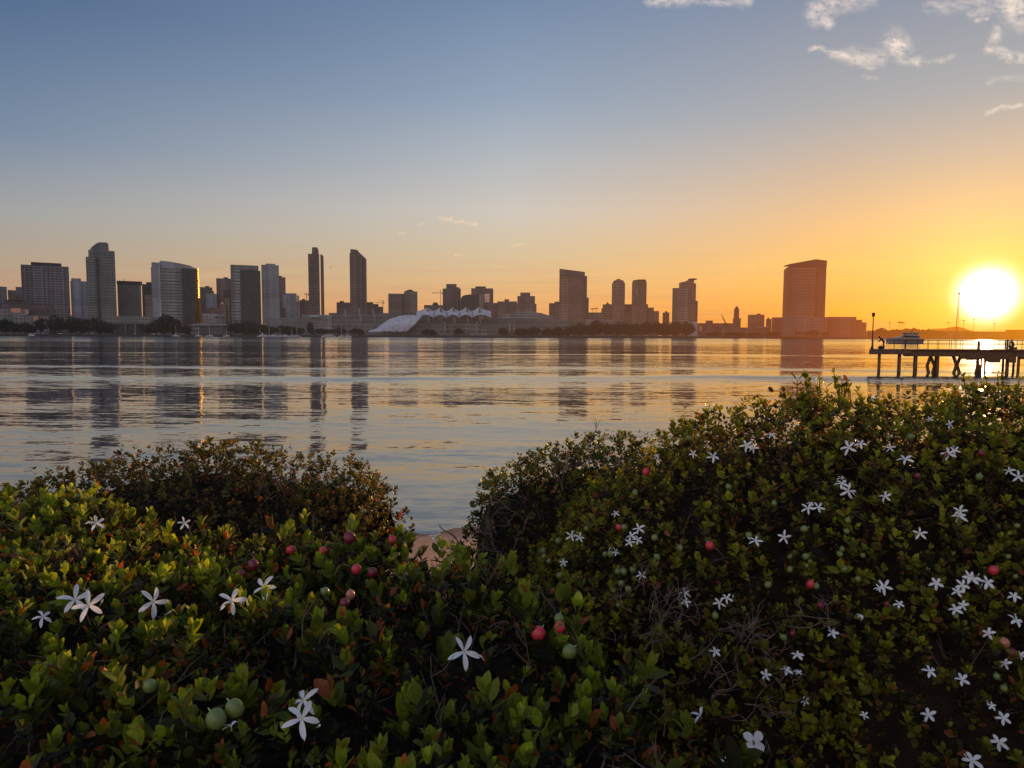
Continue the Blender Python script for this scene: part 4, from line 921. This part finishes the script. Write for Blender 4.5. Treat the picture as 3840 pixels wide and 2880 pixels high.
MF = {'red': fruit_mat('ripe_fruit_skin', (.50, .035, .045), (.34, .018, .03)), 'green': fruit_mat('unripe_fruit_skin', (.13, .17, .04), (.08, .11, .03)), 'dark': fruit_mat('overripe_fruit_skin', (.16, .012, .022), (.09, .01, .02)), 'orange': fruit_mat('dry_fruit_skin', (.42, .17, .09), (.30, .11, .07))}

# --- leaves
def unit(a): return a / np.maximum(np.linalg.norm(a, axis=-1, keepdims=True), 1e-9)
HI = (np.array([(0, 0, 0), (.28, 0, 0), (.58, 0, 0), (.84, 0, 0), (1, 0, 0), (.24, .40, 1), (.55, .52, 1), (.84, .30, 1), (.24, -.40, 1), (.55, -.52, 1), (.84, -.30, 1)]),
      np.array([(0, 1, 5), (1, 6, 5), (1, 2, 6), (2, 7, 6), (2, 3, 7), (3, 4, 7), (0, 8, 1), (1, 8, 9), (1, 9, 2), (2, 9, 10), (2, 10, 3), (3, 10, 4)]))
LO = (np.array([(0, 0, 0), (1, 0, 0), (.32, .46, 1), (.74, .42, 1), (.32, -.46, 1), (.74, -.42, 1), (.55, 0, 0)]),
      np.array([(0, 6, 2), (2, 6, 3), (3, 6, 1), (0, 4, 6), (4, 5, 6), (5, 1, 6)]))
def leaves(name, P, Dv, Nn, L, W, COLR, parent, hi=True, origin=(0, 0, 0)):
    T, Fc = HI if hi else LO
    n = len(P); k = len(T); Dv = unit(Dv); S = unit(np.cross(Nn, Dv)); Nn = np.cross(Dv, S)
    fold = RNG.uniform(.08, .34, n)[:, None, None]; curl = RNG.uniform(-.22, .14, n)[:, None, None]
    u = T[None, :, 0:1]; v = T[None, :, 1:2]; h = T[None, :, 2:3]
    Lx = L[:, None, None]; Wx = W[:, None, None]
    V = P[:, None, :] + Dv[:, None, :] * u * Lx + S[:, None, :] * v * Wx + Nn[:, None, :] * (h * fold * np.abs(v) * Wx * 1.4 + curl * u * u * Lx)
    V = V.reshape(-1, 3) - np.array(origin)
    Fi = (Fc[None] + (np.arange(n) * k)[:, None, None]).reshape(-1, 3)
    me = bpy.data.meshes.new(name); me.vertices.add(len(V)); me.vertices.foreach_set('co', V.astype(np.float32).ravel())
    nf = len(Fi); me.loops.add(nf * 3); me.loops.foreach_set('vertex_index', Fi.astype(np.int32).ravel())
    me.polygons.add(nf); me.polygons.foreach_set('loop_start', np.arange(0, nf * 3, 3, dtype=np.int32)); me.polygons.foreach_set('loop_total', np.full(nf, 3, dtype=np.int32))
    me.update(calc_edges=True)
    ca = me.color_attributes.new('col', 'FLOAT_COLOR', 'POINT')
    cc = np.ones((n, k, 4), np.float32); cc[:, :, :3] = COLR[:, None, :] * (0.92 + .16 * np.abs(T[None, :, 1:2])); ca.data.foreach_set('color', cc.ravel())
    me.polygons.foreach_set('use_smooth', np.ones(nf, dtype=bool))
    me.materials.append(ML); return link(name, me, None, parent)
def sample(H, bx, dens, keep_back=1.0, yc=None):
    x0, x1, y0, y1 = bx; n = int(dens * (x1 - x0) * (y1 - y0) * 2.2)
    x = RNG.uniform(x0, x1, n); y = RNG.uniform(y0, y1, n); z = H(x, y); h = .012
    gx = (H(x + h, y) - H(x - h, y)) / (2 * h); gy = (H(x, y + h) - H(x, y - h)) / (2 * h)
    gx = np.clip(np.where(np.abs(gx) > 8, 0, gx), -2.4, 2.4); gy = np.clip(np.where(np.abs(gy) > 8, 0, gy), -2.4, 2.4)
    w = np.sqrt(1 + gx * gx + gy * gy) / 2.8
    ok = (RNG.uniform(0, 1, n) < w * (2.8 / 2.2)) & (z > ground_z(x, y) + .04)
    P = np.stack([x, y, z], 1); N = unit(np.stack([-gx, -gy, np.ones(n)], 1))
    px, py, ww = project(P)
    ok &= (ww > .35) & (px > -500) & (px < 4340) & (py < 3300)
    if yc is not None: ok &= (y < yc + .12) | (RNG.uniform(0, 1, n) < keep_back)
    return P[ok], N[ok]
def shoots(P, A, pairs, spacing, Lm, wr, palette, th0=20, th1=66, bright=None, dry=.03):
    """rosettes of opposite leaves around each shoot tip; returns leaf arrays"""
    n = len(P); A = unit(A); ref = unit(RNG.normal(size=(n, 3))); e1 = unit(np.cross(A, ref)); e2 = np.cross(A, e1)
    phi0 = RNG.uniform(0, 6.28, n); sz = np.clip(RNG.lognormal(-.05, .26, n), .45, 1.5)
    out = [[] for _ in range(6)]
    hue = RNG.uniform(0, 1, n) if bright is None else np.clip(bright + RNG.normal(0, .22, n), 0, 1)
    for j in range(pairs):
        live = RNG.uniform(0, 1, n) < (1.0 if j < 2 else .8)
        for s in (0, 1):
            ph = phi0 + j * 1.5708 + s * 3.1416 + RNG.normal(0, .22, n)
            th = np.radians(th0 + (th1 - th0) * (j / max(1, pairs - 1)) + RNG.normal(0, 9, n))
            r = np.cos(ph)[:, None] * e1 + np.sin(ph)[:, None] * e2
            d = A * np.cos(th)[:, None] + r * np.sin(th)[:, None]; nn = A * np.sin(th)[:, None] - r * np.cos(th)[:, None] + RNG.normal(0, .16, (n, 3))
            b = P - A * (spacing * j * sz)[:, None] + r * .002
            l = Lm * sz * (.62 if j == 0 else (.9 if j == 1 else 1.0)) * RNG.uniform(.82, 1.15, n)
            c0, c1, c2 = (np.array(q) for q in palette)
            q = np.clip(hue - .14 * j + RNG.normal(0, .08, n), 0, 1)[:, None]
            c = c0 * (1 - q) + c1 * q; c = np.where(RNG.uniform(0, 1, (n, 1)) < dry, c2, c) * RNG.uniform(.75, 1.25, (n, 1))
            for o_, a in zip(out, (b, d, nn, l, l * wr * RNG.uniform(.85, 1.15, n), c)): o_.append(a[live])
    return [np.concatenate(o_) for o_ in out]
def cat(*ls): return [np.concatenate([l[i] for l in ls]) for i in range(6)]
def axes(P, N, up=.75, nrm=.55, jit=.42):
    return unit(np.array([0, 0, up]) + N * nrm + RNG.normal(0, jit, P.shape))
def twigs(name, P, A, length, r, parent, n_sub=2, mat=None):
    """crooked forked twigs"""
    mb = MB()
    for p, a in zip(P, A):
        p = Vector(p); a = Vector(a).normalized(); pts = [p]; L = length * random.uniform(.6, 1.3)
        for i in range(3): a = (a + Vector((random.gauss(0, .28), random.gauss(0, .28), random.gauss(0, .22)))).normalized(); pts.append(pts[-1] + a * L / 3)
        mb.tube(pts, [r, r * .8, r * .6, r * .3], 4)
        for k in range(n_sub):
            i = random.choice((1, 2)); b = (a + Vector((random.gauss(0, .7), random.gauss(0, .7), random.gauss(0, .5)))).normalized()
            q = pts[i]; mb.tube([q, q + b * L * .25, q + (b + Vector((random.gauss(0, .3), random.gauss(0, .3), .1))).normalized() * L * .48], [r * .6, r * .45, r * .2], 3)
    return mb.build(name, mat or MTW, parent)

# palettes: dark leaf and painted inner shade, bright leaf, dry leaf
PAL_A = ((.013, .013, .005), (.26, .345, .028), (.27, .07, .022))
PAL_B = ((.022, .020, .010), (.13, .12, .025), (.22, .07, .03))
PAL_C = ((.018, .018, .008), (.14, .17, .022), (.20, .08, .03))
PAL_D = ((.030, .022, .008), (.28, .29, .020), (.22, .075, .024))

def near_shade(P): return np.interp(P[:, 1], [1.0, 1.6, 2.2, 3.0], [.62, .85, 1.0, 1.25])  # shade towards the viewer put into the leaf colour
def shrub(name, label, H, bx, yc, dens, Lm, pal, hi, layers, extra=None, origin=(0, 0)):
    e = empty(name, (origin[0], origin[1], G0)); tag(e, label, 'shrub', 'natal plum shrubs in the foreground')
    parts = []
    for depth, k, pairs, upw, br, ls in layers:
        P, N = sample(H, bx, dens * k, .4, yc)
        patch = wob(P[:, 0], P[:, 1], 3.1, 2.0) * .25 + wob(P[:, 0], P[:, 1] + P[:, 2], 9, 5.0) * .22
        if depth[0] <= 0: keep = RNG.uniform(0, 1, len(P)) < np.clip(.55 + patch * 2.1, .05, 1); P, N, patch = P[keep], N[keep], patch[keep]
        P = P - N * RNG.uniform(depth[0], depth[1], len(P))[:, None]
        A = axes(P, N, upw)
        parts.append(shoots(P, A, pairs, Lm * ls * .36, Lm * ls, .56 if hi else .60, pal, *((12, 56) if hi else (20, 68)), bright=np.clip(br * (near_shade(P) if hi else 1) + patch * .7, 0, 1), dry=.05 if br > .3 else .14))
    if extra is not None: parts += extra
    a = cat(*parts)
    leaves('foliage', *a, e, hi, origin=e.location)
    return e, len(a[0])
lay_near = [((-.02, .05), .75, 5, .95, .60, 1.0), ((.05, .12), .9, 3, .6, .20, .8), ((.12, .24), .9, 3, .3, .02, .75)]  # deeper layers use the dark palette end, painting shadow gaps
lay_far = [((-.03, .04), .9, 4, .8, .60, 1.0), ((.04, .14), .9, 3, .5, .18, .85), ((.12, .30), .7, 3, .3, .02, .8)]  # inner layers darkened by leaf colour, standing in for shade
def tall_shoots(lst, Lm, pal, n=5):
    """individual leafy stems that rise above the canopy: (px, py of tip, distance, length)"""
    Ps = []; As = []; st = []
    for px, py, d, ln in lst:
        tip = np.array(at(px, py, d)); a = unit(np.array([RNG.normal(0, .12), RNG.normal(0, .12), 1.0]))
        Ps.append(tip); As.append(a); st.append((tip - a * ln * 1.3, tip, ln))
        m = int(ln / .028)
        for j in range(1, m): Ps.append(tip - a * .028 * j); As.append(a)
    P = np.array(Ps); A = np.array(As)
    return shoots(P, A, 1, .01, Lm, .62, pal, th0=38, th1=60, bright=np.full(len(P), .55)), st
def stray(rp, d, x0, x1, n, ln, Lm, pal):
    l = []
    for _ in range(n):
        x = random.uniform(x0, x1); z = float(interp(x, rp)) + random.uniform(.0, ln) ; dd = d + random.uniform(-.25, .1)
        q = Vector((x, dd, z)); v = (R.inverted() @ (q - C)); l.append((1920 - F * v.x / v.z, 1440 + F * v.y / v.z, dd, random.uniform(.05, ln)))
    return tall_shoots(l, Lm, pal)[0]
strayB = stray(rB, 4.0, -3.9, -.75, 70, .075, .026, PAL_B); strayC = stray(rC, 4.2, -.22, 1.2, 34, .085, .028, PAL_C); strayD = stray(rD, 3.3, .75, 3.0, 46, .07, .036, PAL_D)
shA, stA = tall_shoots([(1640, 2020, 2.5, .12), (1700, 2040, 2.45, .10), (1575, 2060, 2.5, .10), (1530, 2010, 2.6, .08), (1790, 2075, 2.4, .08), (1900, 2100, 2.3, .09), (1930, 2080, 2.3, .07), (1680, 2060, 2.3, .09), (1480, 2040, 2.5, .07)], .042, PAL_A)
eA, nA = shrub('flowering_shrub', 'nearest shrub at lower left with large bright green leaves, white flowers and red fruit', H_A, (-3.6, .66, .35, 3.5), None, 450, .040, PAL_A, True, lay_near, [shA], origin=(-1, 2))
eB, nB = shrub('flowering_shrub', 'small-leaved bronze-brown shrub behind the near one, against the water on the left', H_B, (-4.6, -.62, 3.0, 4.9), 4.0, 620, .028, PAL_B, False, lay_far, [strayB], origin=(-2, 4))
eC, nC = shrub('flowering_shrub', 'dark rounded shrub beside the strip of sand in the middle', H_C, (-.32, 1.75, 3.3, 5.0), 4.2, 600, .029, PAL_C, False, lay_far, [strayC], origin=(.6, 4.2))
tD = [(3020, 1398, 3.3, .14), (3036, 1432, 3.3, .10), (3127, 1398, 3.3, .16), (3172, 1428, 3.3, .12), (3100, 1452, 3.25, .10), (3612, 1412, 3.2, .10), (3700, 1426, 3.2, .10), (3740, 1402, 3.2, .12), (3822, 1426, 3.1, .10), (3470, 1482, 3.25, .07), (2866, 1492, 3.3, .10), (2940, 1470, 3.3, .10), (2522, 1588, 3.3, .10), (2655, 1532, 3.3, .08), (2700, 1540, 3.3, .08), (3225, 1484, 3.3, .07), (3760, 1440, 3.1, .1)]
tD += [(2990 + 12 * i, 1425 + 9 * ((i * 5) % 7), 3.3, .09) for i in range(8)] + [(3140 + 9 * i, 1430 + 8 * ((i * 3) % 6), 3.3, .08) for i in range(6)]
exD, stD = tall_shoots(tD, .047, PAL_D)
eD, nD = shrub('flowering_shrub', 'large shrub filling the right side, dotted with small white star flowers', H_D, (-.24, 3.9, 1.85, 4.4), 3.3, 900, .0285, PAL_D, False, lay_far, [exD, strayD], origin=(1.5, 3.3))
print('LEAVES', nA, nB, nC, nD)

def twig_field(H, bx, yc, dens, e, ln, r, dep=(.02, .25)):
    P, N = sample(H, bx, dens, .3, yc); P = P - N * RNG.uniform(dep[0], dep[1], len(P))[:, None]
    A = axes(P, N, .6, .4, .6); twigs('branches', P - np.array(e.location), A, ln, r, e, 2)
twig_field(H_A, (-3.6, .66, .35, 3.4), None, 110, eA, .12, .0028, (.07, .25))
twig_field(H_B, (-4.6, -.62, 3.0, 4.9), 4.0, 200, eB, .14, .0030, (.14, .4))
twig_field(H_C, (-.32, 1.75, 3.3, 5.0), 4.2, 200, eC, .14, .0030, (.14, .4))
twig_field(H_D, (-.24, 3.9, 1.85, 4.4), 3.3, 150, eD, .15, .0030, (.12, .35))
mb = MB()
for a, b, ln in stD: mb.tube([Vector(a) - eD.location, Vector((a + b) / 2) - eD.location + Vector((.003, 0, 0)), Vector(b) - eD.location], [.0035, .003, .002], 5)
mb.build('tall_stems', near('green_stem', (.07, .09, .03), .6), eD)

# dark shell added inside each shrub, shade as colour, closing see-through gaps
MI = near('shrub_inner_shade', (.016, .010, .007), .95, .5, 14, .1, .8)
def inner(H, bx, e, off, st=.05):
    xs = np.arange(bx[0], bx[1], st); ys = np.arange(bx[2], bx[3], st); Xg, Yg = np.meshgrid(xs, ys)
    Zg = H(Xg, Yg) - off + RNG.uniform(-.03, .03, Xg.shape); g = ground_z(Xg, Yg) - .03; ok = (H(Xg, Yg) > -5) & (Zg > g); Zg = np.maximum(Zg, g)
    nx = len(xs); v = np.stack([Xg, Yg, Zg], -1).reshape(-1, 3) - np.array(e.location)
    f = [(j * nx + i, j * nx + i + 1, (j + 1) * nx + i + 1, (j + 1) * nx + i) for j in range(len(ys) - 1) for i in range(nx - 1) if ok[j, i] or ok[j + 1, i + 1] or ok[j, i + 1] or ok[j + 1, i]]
    me = bpy.data.meshes.new('inner_shade_shell'); me.from_pydata(v.tolist(), [], f); me.materials.append(MI); link('inner_shade_shell', me, None, e, True)
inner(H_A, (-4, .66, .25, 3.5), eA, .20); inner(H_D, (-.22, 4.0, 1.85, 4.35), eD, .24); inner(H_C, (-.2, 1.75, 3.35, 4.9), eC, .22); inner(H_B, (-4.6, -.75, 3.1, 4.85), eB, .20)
# --- raycast onto a canopy
def hit(px, py, H, yc, extra=.0):
    d = R @ Vector(((px - 1920) / F, -(py - 1440) / F, -1.0)); d = d / d.y
    ys = np.arange(.8, yc, .01); x = C.x + d.x * ys; z = C.z + d.z * ys
    h = H(x, ys) + extra
    k = np.nonzero(z < h)[0]
    Y = ys[k[0]] if len(k) else yc - .05
    return C + d * Y
# --- dead twigs exposed at the foot of the right shrub and on the back-left shrub
def dead(lst, H, yc, e, ln, r, n=9):
    P = []; A = []
    for px, py, k in lst:
        for _ in range(k):
            q = hit(px + random.gauss(0, 55), py + random.gauss(0, 45), H, yc) ; P.append(np.array(q - e.location)); A.append((random.gauss(-.1, .6), random.gauss(-.5, .3), random.gauss(.9, .4)))
    return twigs('dead_twigs', P, A, ln, r, e, 3, near('dry_grey_twig', (.13, .085, .07), .9, .3, 40))
dead([(2380, 2250, 6), (2480, 2300, 9), (2560, 2320, 7), (2420, 2400, 5), (2520, 2430, 5), (2760, 2380, 8), (2820, 2440, 7), (2720, 2620, 5), (2650, 2560, 4), (2940, 2620, 5), (3040, 2360, 3), (3120, 2330, 3), (2860, 2700, 4)], H_D, 3.3, eD, .12, .0021)
dead([(1060, 1780, 8), (1120, 1750, 5), (1020, 1850, 5), (1180, 1820, 4)], H_B, 4.0, eB, .10, .0024)
dead([(2150, 1780, 5), (2210, 1760, 5), (2300, 1800, 4), (1800, 2040, 6), (1880, 2050, 6), (1850, 1980, 5)], H_C, 4.2, eC, .18, .003)

# --- flowers
def flower_mesh(seed, npet=5, wide=.125, droop=.25, keep=None):
    rs = random.Random(seed); mb = MB(); n = 7
    for i in range(npet):
        if keep and i not in keep: continue
        a = 2 * math.pi * i / npet + rs.gauss(0, .07); L = .5 * rs.uniform(.88, 1.06); tw = rs.uniform(.10, .22)
        dr = droop * rs.uniform(.3, 1.5); cu = rs.uniform(-.1, .22); vs = []
        for j in range(n):
            u = j / (n - 1); w = wide * .5 * (.30 + .95 * math.sin(math.pi * min(1, u * .82 + .06)) ** 1.1) * (1 if u < .9 else .72)
            if j == n - 1: w *= .35
            aa = a + cu * u; c, s = math.cos(aa), math.sin(aa); r = .035 + L * u; zc = .05 * math.sin(u * 2.4) - dr * u * u * .35
            for sd in (-1, 0, 1): vs.append((c * r - s * w * sd, s * r + c * w * sd, zc + sd * w * tw * 2 + (abs(sd) * w * .35)))
        fs = [(j * 3 + k, j * 3 + k + 1, (j + 1) * 3 + k + 1, (j + 1) * 3 + k) for j in range(n - 1) for k in (0, 1)]
        mb.add(vs, fs)
    me_o = mb.build('flower', [MP]); me = me_o.data; bpy.data.objects.remove(me_o); me.shade_smooth(); return me
def sub_mesh(prof, name, mat, n=7):
    o = MB().lathe(prof, n=n).build(name, mat); me = o.data; bpy.data.objects.remove(o); me.shade_smooth(); return me
TUBE = sub_mesh([(.012, -.34), (.02, -.30), (.025, -.06), (.045, 0.0), (.03, .012)], 'flower_tube', MTUBE)
STALK = sub_mesh([(.05, .44), (.028, .52), (.02, .66)], 'stalk', MTUBE, 6)
FM = [flower_mesh(i) for i in range(6)]; FS = [flower_mesh(20 + i, wide=.165) for i in range(4)]; FW = flower_mesh(40, npet=4, wide=.30, droop=.05); FH = flower_mesh(50, droop=.9); FHALF = flower_mesh(60, keep=(0, 1, 2))
def put_flower(px, py, size, e, H, yc, me=None, face=.6, k=0, lift=.022):
    px *= 1.736; py *= 1.736
    q = hit(px, py, H, yc, lift)
    d = (q - C).y
    s = size * d / F / .98
    to = (C - q).normalized(); nrm = (to * face + Vector((0, 0, 1)) * (1 - face) + Vector((random.gauss(0, .22), random.gauss(0, .16), random.gauss(0, .16)))).normalized()
    q = q + to * .02
    o = link('flower', me or random.choice(FM), None, e)
    rot = nrm.to_track_quat('Z', 'Y').to_matrix().to_4x4() @ Matrix.Rotation(random.uniform(0, 6.28), 4, 'Z')
    o.matrix_basis = Matrix.Translation(q - e.location) @ rot @ Matrix.Scale(s, 4)
    link('flower_tube', TUBE, None, o); return o
for f in [(162, 1295, 112), (192, 1308, 112), (331, 1300, 112), (500, 1297, 104), (570, 1268, 90), (208, 1130, 66), (655, 1513, 115), (652, 1552, 140), (1002, 1408, 124), (398, 1130, 50), (92, 1333, 70)]:
    put_flower(*f, eA, H_A, 3.4, FH if f[0] in (655, 92) else None, .62)
put_flower(1629, 1602, 92, eD, H_D, 3.3, FW, .9); put_flower(499, 1568, 70, eA, H_A, 3.4, FHALF, .1); put_flower(1568, 1648, 66, eD, H_D, 3.3, FHALF, .2); put_flower(1513, 1545, 72, eD, H_D, 3.3, FHALF, .4); put_flower(940, 1158, 44, eA, H_A, 3.4, FS[0], .4)
fl = [(1540, 987, 50), (1613, 962, 50), (1628, 968, 40), (1665, 940, 36), (1497, 980, 32), (1418, 985, 26), (1833, 967, 58), (1858, 958, 46), (1832, 1060, 60), (1818, 1045, 50), (1817, 1033, 30), (1745, 1098, 50), (1768, 1096, 46), (1955, 992, 54), (1923, 968, 36), (2050, 980, 56), (2062, 974, 40), (2052, 916, 34), (2008, 906, 26), (1913, 1073, 48), (2073, 1104, 50), (2073, 1116, 56), (1987, 1152, 52), (1632, 1168, 50), (1694, 1160, 50), (2180, 1017, 40), (2200, 1030, 50), (1234, 1158, 46), (1252, 1161, 38), (1380, 1142, 48), (1364, 1158, 46), (1378, 1166, 38), (1360, 1172, 40), (1330, 1192, 34), (1330, 1110, 30), (1385, 1243, 40), (1217, 1215, 34), (1480, 1281, 44), (1480, 1300, 46), (1554, 1302, 48), (1570, 1292, 44), (1910, 1268, 60), (1900, 1270, 40), (1885, 861, 38)]
for f in fl: put_flower(*f, eD, H_D, 3.3, None, .62)
fw = [(2022, 1260, 50), (2093, 1246, 48), (2078, 1265, 52), (2100, 1252, 50), (2068, 1278, 44), (2132, 1258, 56), (2190, 1288, 46), (2064, 1317, 50), (2080, 1308, 40), (2194, 1340, 56), (2135, 1368, 46), (1942, 1305, 40), (1858, 1330, 26), (1798, 1368, 46), (1722, 1415, 46), (1698, 1448, 50), (1724, 1452, 30), (1655, 1458, 44), (1545, 1408, 46), (2008, 1450, 50), (2078, 1468, 52), (2172, 1434, 44), (2205, 1415, 36), (2006, 1545, 58), (1867, 1545, 32), (1740, 1515, 36), (2158, 1603, 64), (2100, 1643, 72), (2168, 1552, 54), (2142, 1525, 34), (1750, 1088, 26)]
for f in fw: put_flower(*f, eD, H_D, 3.3, random.choice(FS), .6)

# --- fruit
def fruit_mesh(kind):
    mb = MB(); mb.lathe([(.012, -.50), (.15, -.475), (.29, -.40), (.41, -.27), (.475, -.1), (.485, .06), (.44, .22), (.34, .36), (.2, .45), (.08, .475), (.02, .47)], n=18)
    o = mb.build('fruit', [MF[kind]]); me = o.data; bpy.data.objects.remove(o); me.shade_smooth(); return me
FR = {k: fruit_mesh(k) for k in MF}
def put_fruit(px, py, r, kind, e, H, yc):
    q = hit(px, py, H, yc, .012); to = (C - q).normalized(); q = q + to * .012; d = q.y; s = 2 * r * d / F / .98
    o = link('fruit', FR[kind], None, e)
    o.matrix_basis = Matrix.Translation(q - e.location) @ Matrix.Rotation(random.uniform(-.9, .9), 4, 'X') @ Matrix.Rotation(random.uniform(-.9, .9), 4, 'Y') @ Matrix.Rotation(random.uniform(0, 6), 4, 'Z') @ Matrix.Diagonal((s, s, s * random.uniform(1.0, 1.12), 1))
    link('stalk', STALK, None, o)
    o['label'] = {'red': 'ripe red fruit', 'green': 'unripe green fruit', 'dark': 'dark crimson fruit', 'orange': 'shrivelled orange fruit'}[kind]
s_ = 1.736
for a, b, r, k in [(1163, 1368, 28, 'red'), (1209, 1355, 22, 'red'), (770, 1230, 20, 'red'), (805, 1237, 20, 'dark'), (547, 1220, 20, 'dark'), (520, 1240, 17, 'dark'), (628, 1188, 17, 'red'), (698, 1190, 16, 'red'), (755, 1162, 24, 'dark'), (847, 1166, 17, 'red'), (757, 1285, 18, 'orange'), (744, 1303, 20, 'dark'),
                   (467, 1553, 38, 'green'), (507, 1530, 34, 'green'), (1230, 1408, 28, 'green'), (1208, 1337, 20, 'green'), (702, 1278, 17, 'green'), (325, 1482, 26, 'green'), (785, 1105, 10, 'green')]:
    put_fruit(a * s_, b * s_, r, k, eA, H_A, 3.3)
for a, b, r, k in [(2662, 2046, 17, 'red'), (3040, 2191, 16, 'red'), (3077, 2270, 13, 'dark'), (3725, 2138, 18, 'red'), (2423, 1768, 14, 'red'), (2322, 1978, 12, 'red'), (3764, 2410, 21, 'orange'), (3793, 2449, 20, 'dark'), (3325, 2266, 11, 'dark'), (2972, 2374, 11, 'dark'), (3548, 1710, 12, 'dark'), (3440, 1785, 11, 'dark'), (3680, 1700, 12, 'dark')]:
    put_fruit(a, b, r, k, eD, H_D, 3.3)
gr = [(2903, 1887), (3180, 1952), (3175, 1993), (3158, 2059), (3149, 2078), (3236, 2083), (2963, 2087), (3021, 2087), (2963, 2133), (3026, 2121), (3781, 2087), (3672, 1788), (3414, 1639), (3332, 1639), (3166, 2133), (3016, 1984), (2809, 2008), (3814, 1972), (2199, 1983), (2095, 2029), (2341, 1978), (2455, 2017), (2269, 2079), (2290, 2078), (2038, 2067), (2040, 2087), (2059, 2106), (2373, 2137), (2339, 2144), (2317, 2144), (2464, 2089), (2551, 2055), (2732, 1826), (2382, 1848), (2100, 2159), (2583, 1643), (3062, 2198), (3166, 2135), (3807, 2162), (3585, 2311), (3737, 2536), (3764, 2581), (2937, 2389), (2961, 2138), (3217, 2172), (2328, 2188), (2357, 2210), (2301, 2215), (2318, 2270), (2880, 2193), (2682, 2309)]
for a, b in gr: put_fruit(a, b, random.uniform(9, 14), 'green', eD, H_D, 3.3)

# --- slender buds beside some of the flowers
BUD = sub_mesh([(.01, -.5), (.03, -.46), (.035, -.1), (.09, .12), (.10, .26), (.05, .42), (.01, .5)], 'flower_bud', MP, 8)
for i, f in enumerate(random.sample(fl + fw, 34) + [(214, 1290, 0), (352, 1322, 0), (520, 1312, 0), (1030, 1422, 0), (676, 1560, 0), (590, 1280, 0)]):
    isA = i >= 34; e_, H_, yc_ = (eA, H_A, 3.4) if isA else (eD, H_D, 3.3)
    q = hit((f[0] + random.uniform(-14, 14)) * 1.736, (f[1] + random.uniform(-12, 12)) * 1.736, H_, yc_, .02); s__ = random.uniform(.018, .028)
    o = link('flower_bud', BUD, None, e_); o.matrix_basis = Matrix.Translation(q - e_.location) @ Matrix.Rotation(random.uniform(-.9, .9), 4, 'X') @ Matrix.Rotation(random.uniform(-.9, .9), 4, 'Y') @ Matrix.Scale(s__, 4)
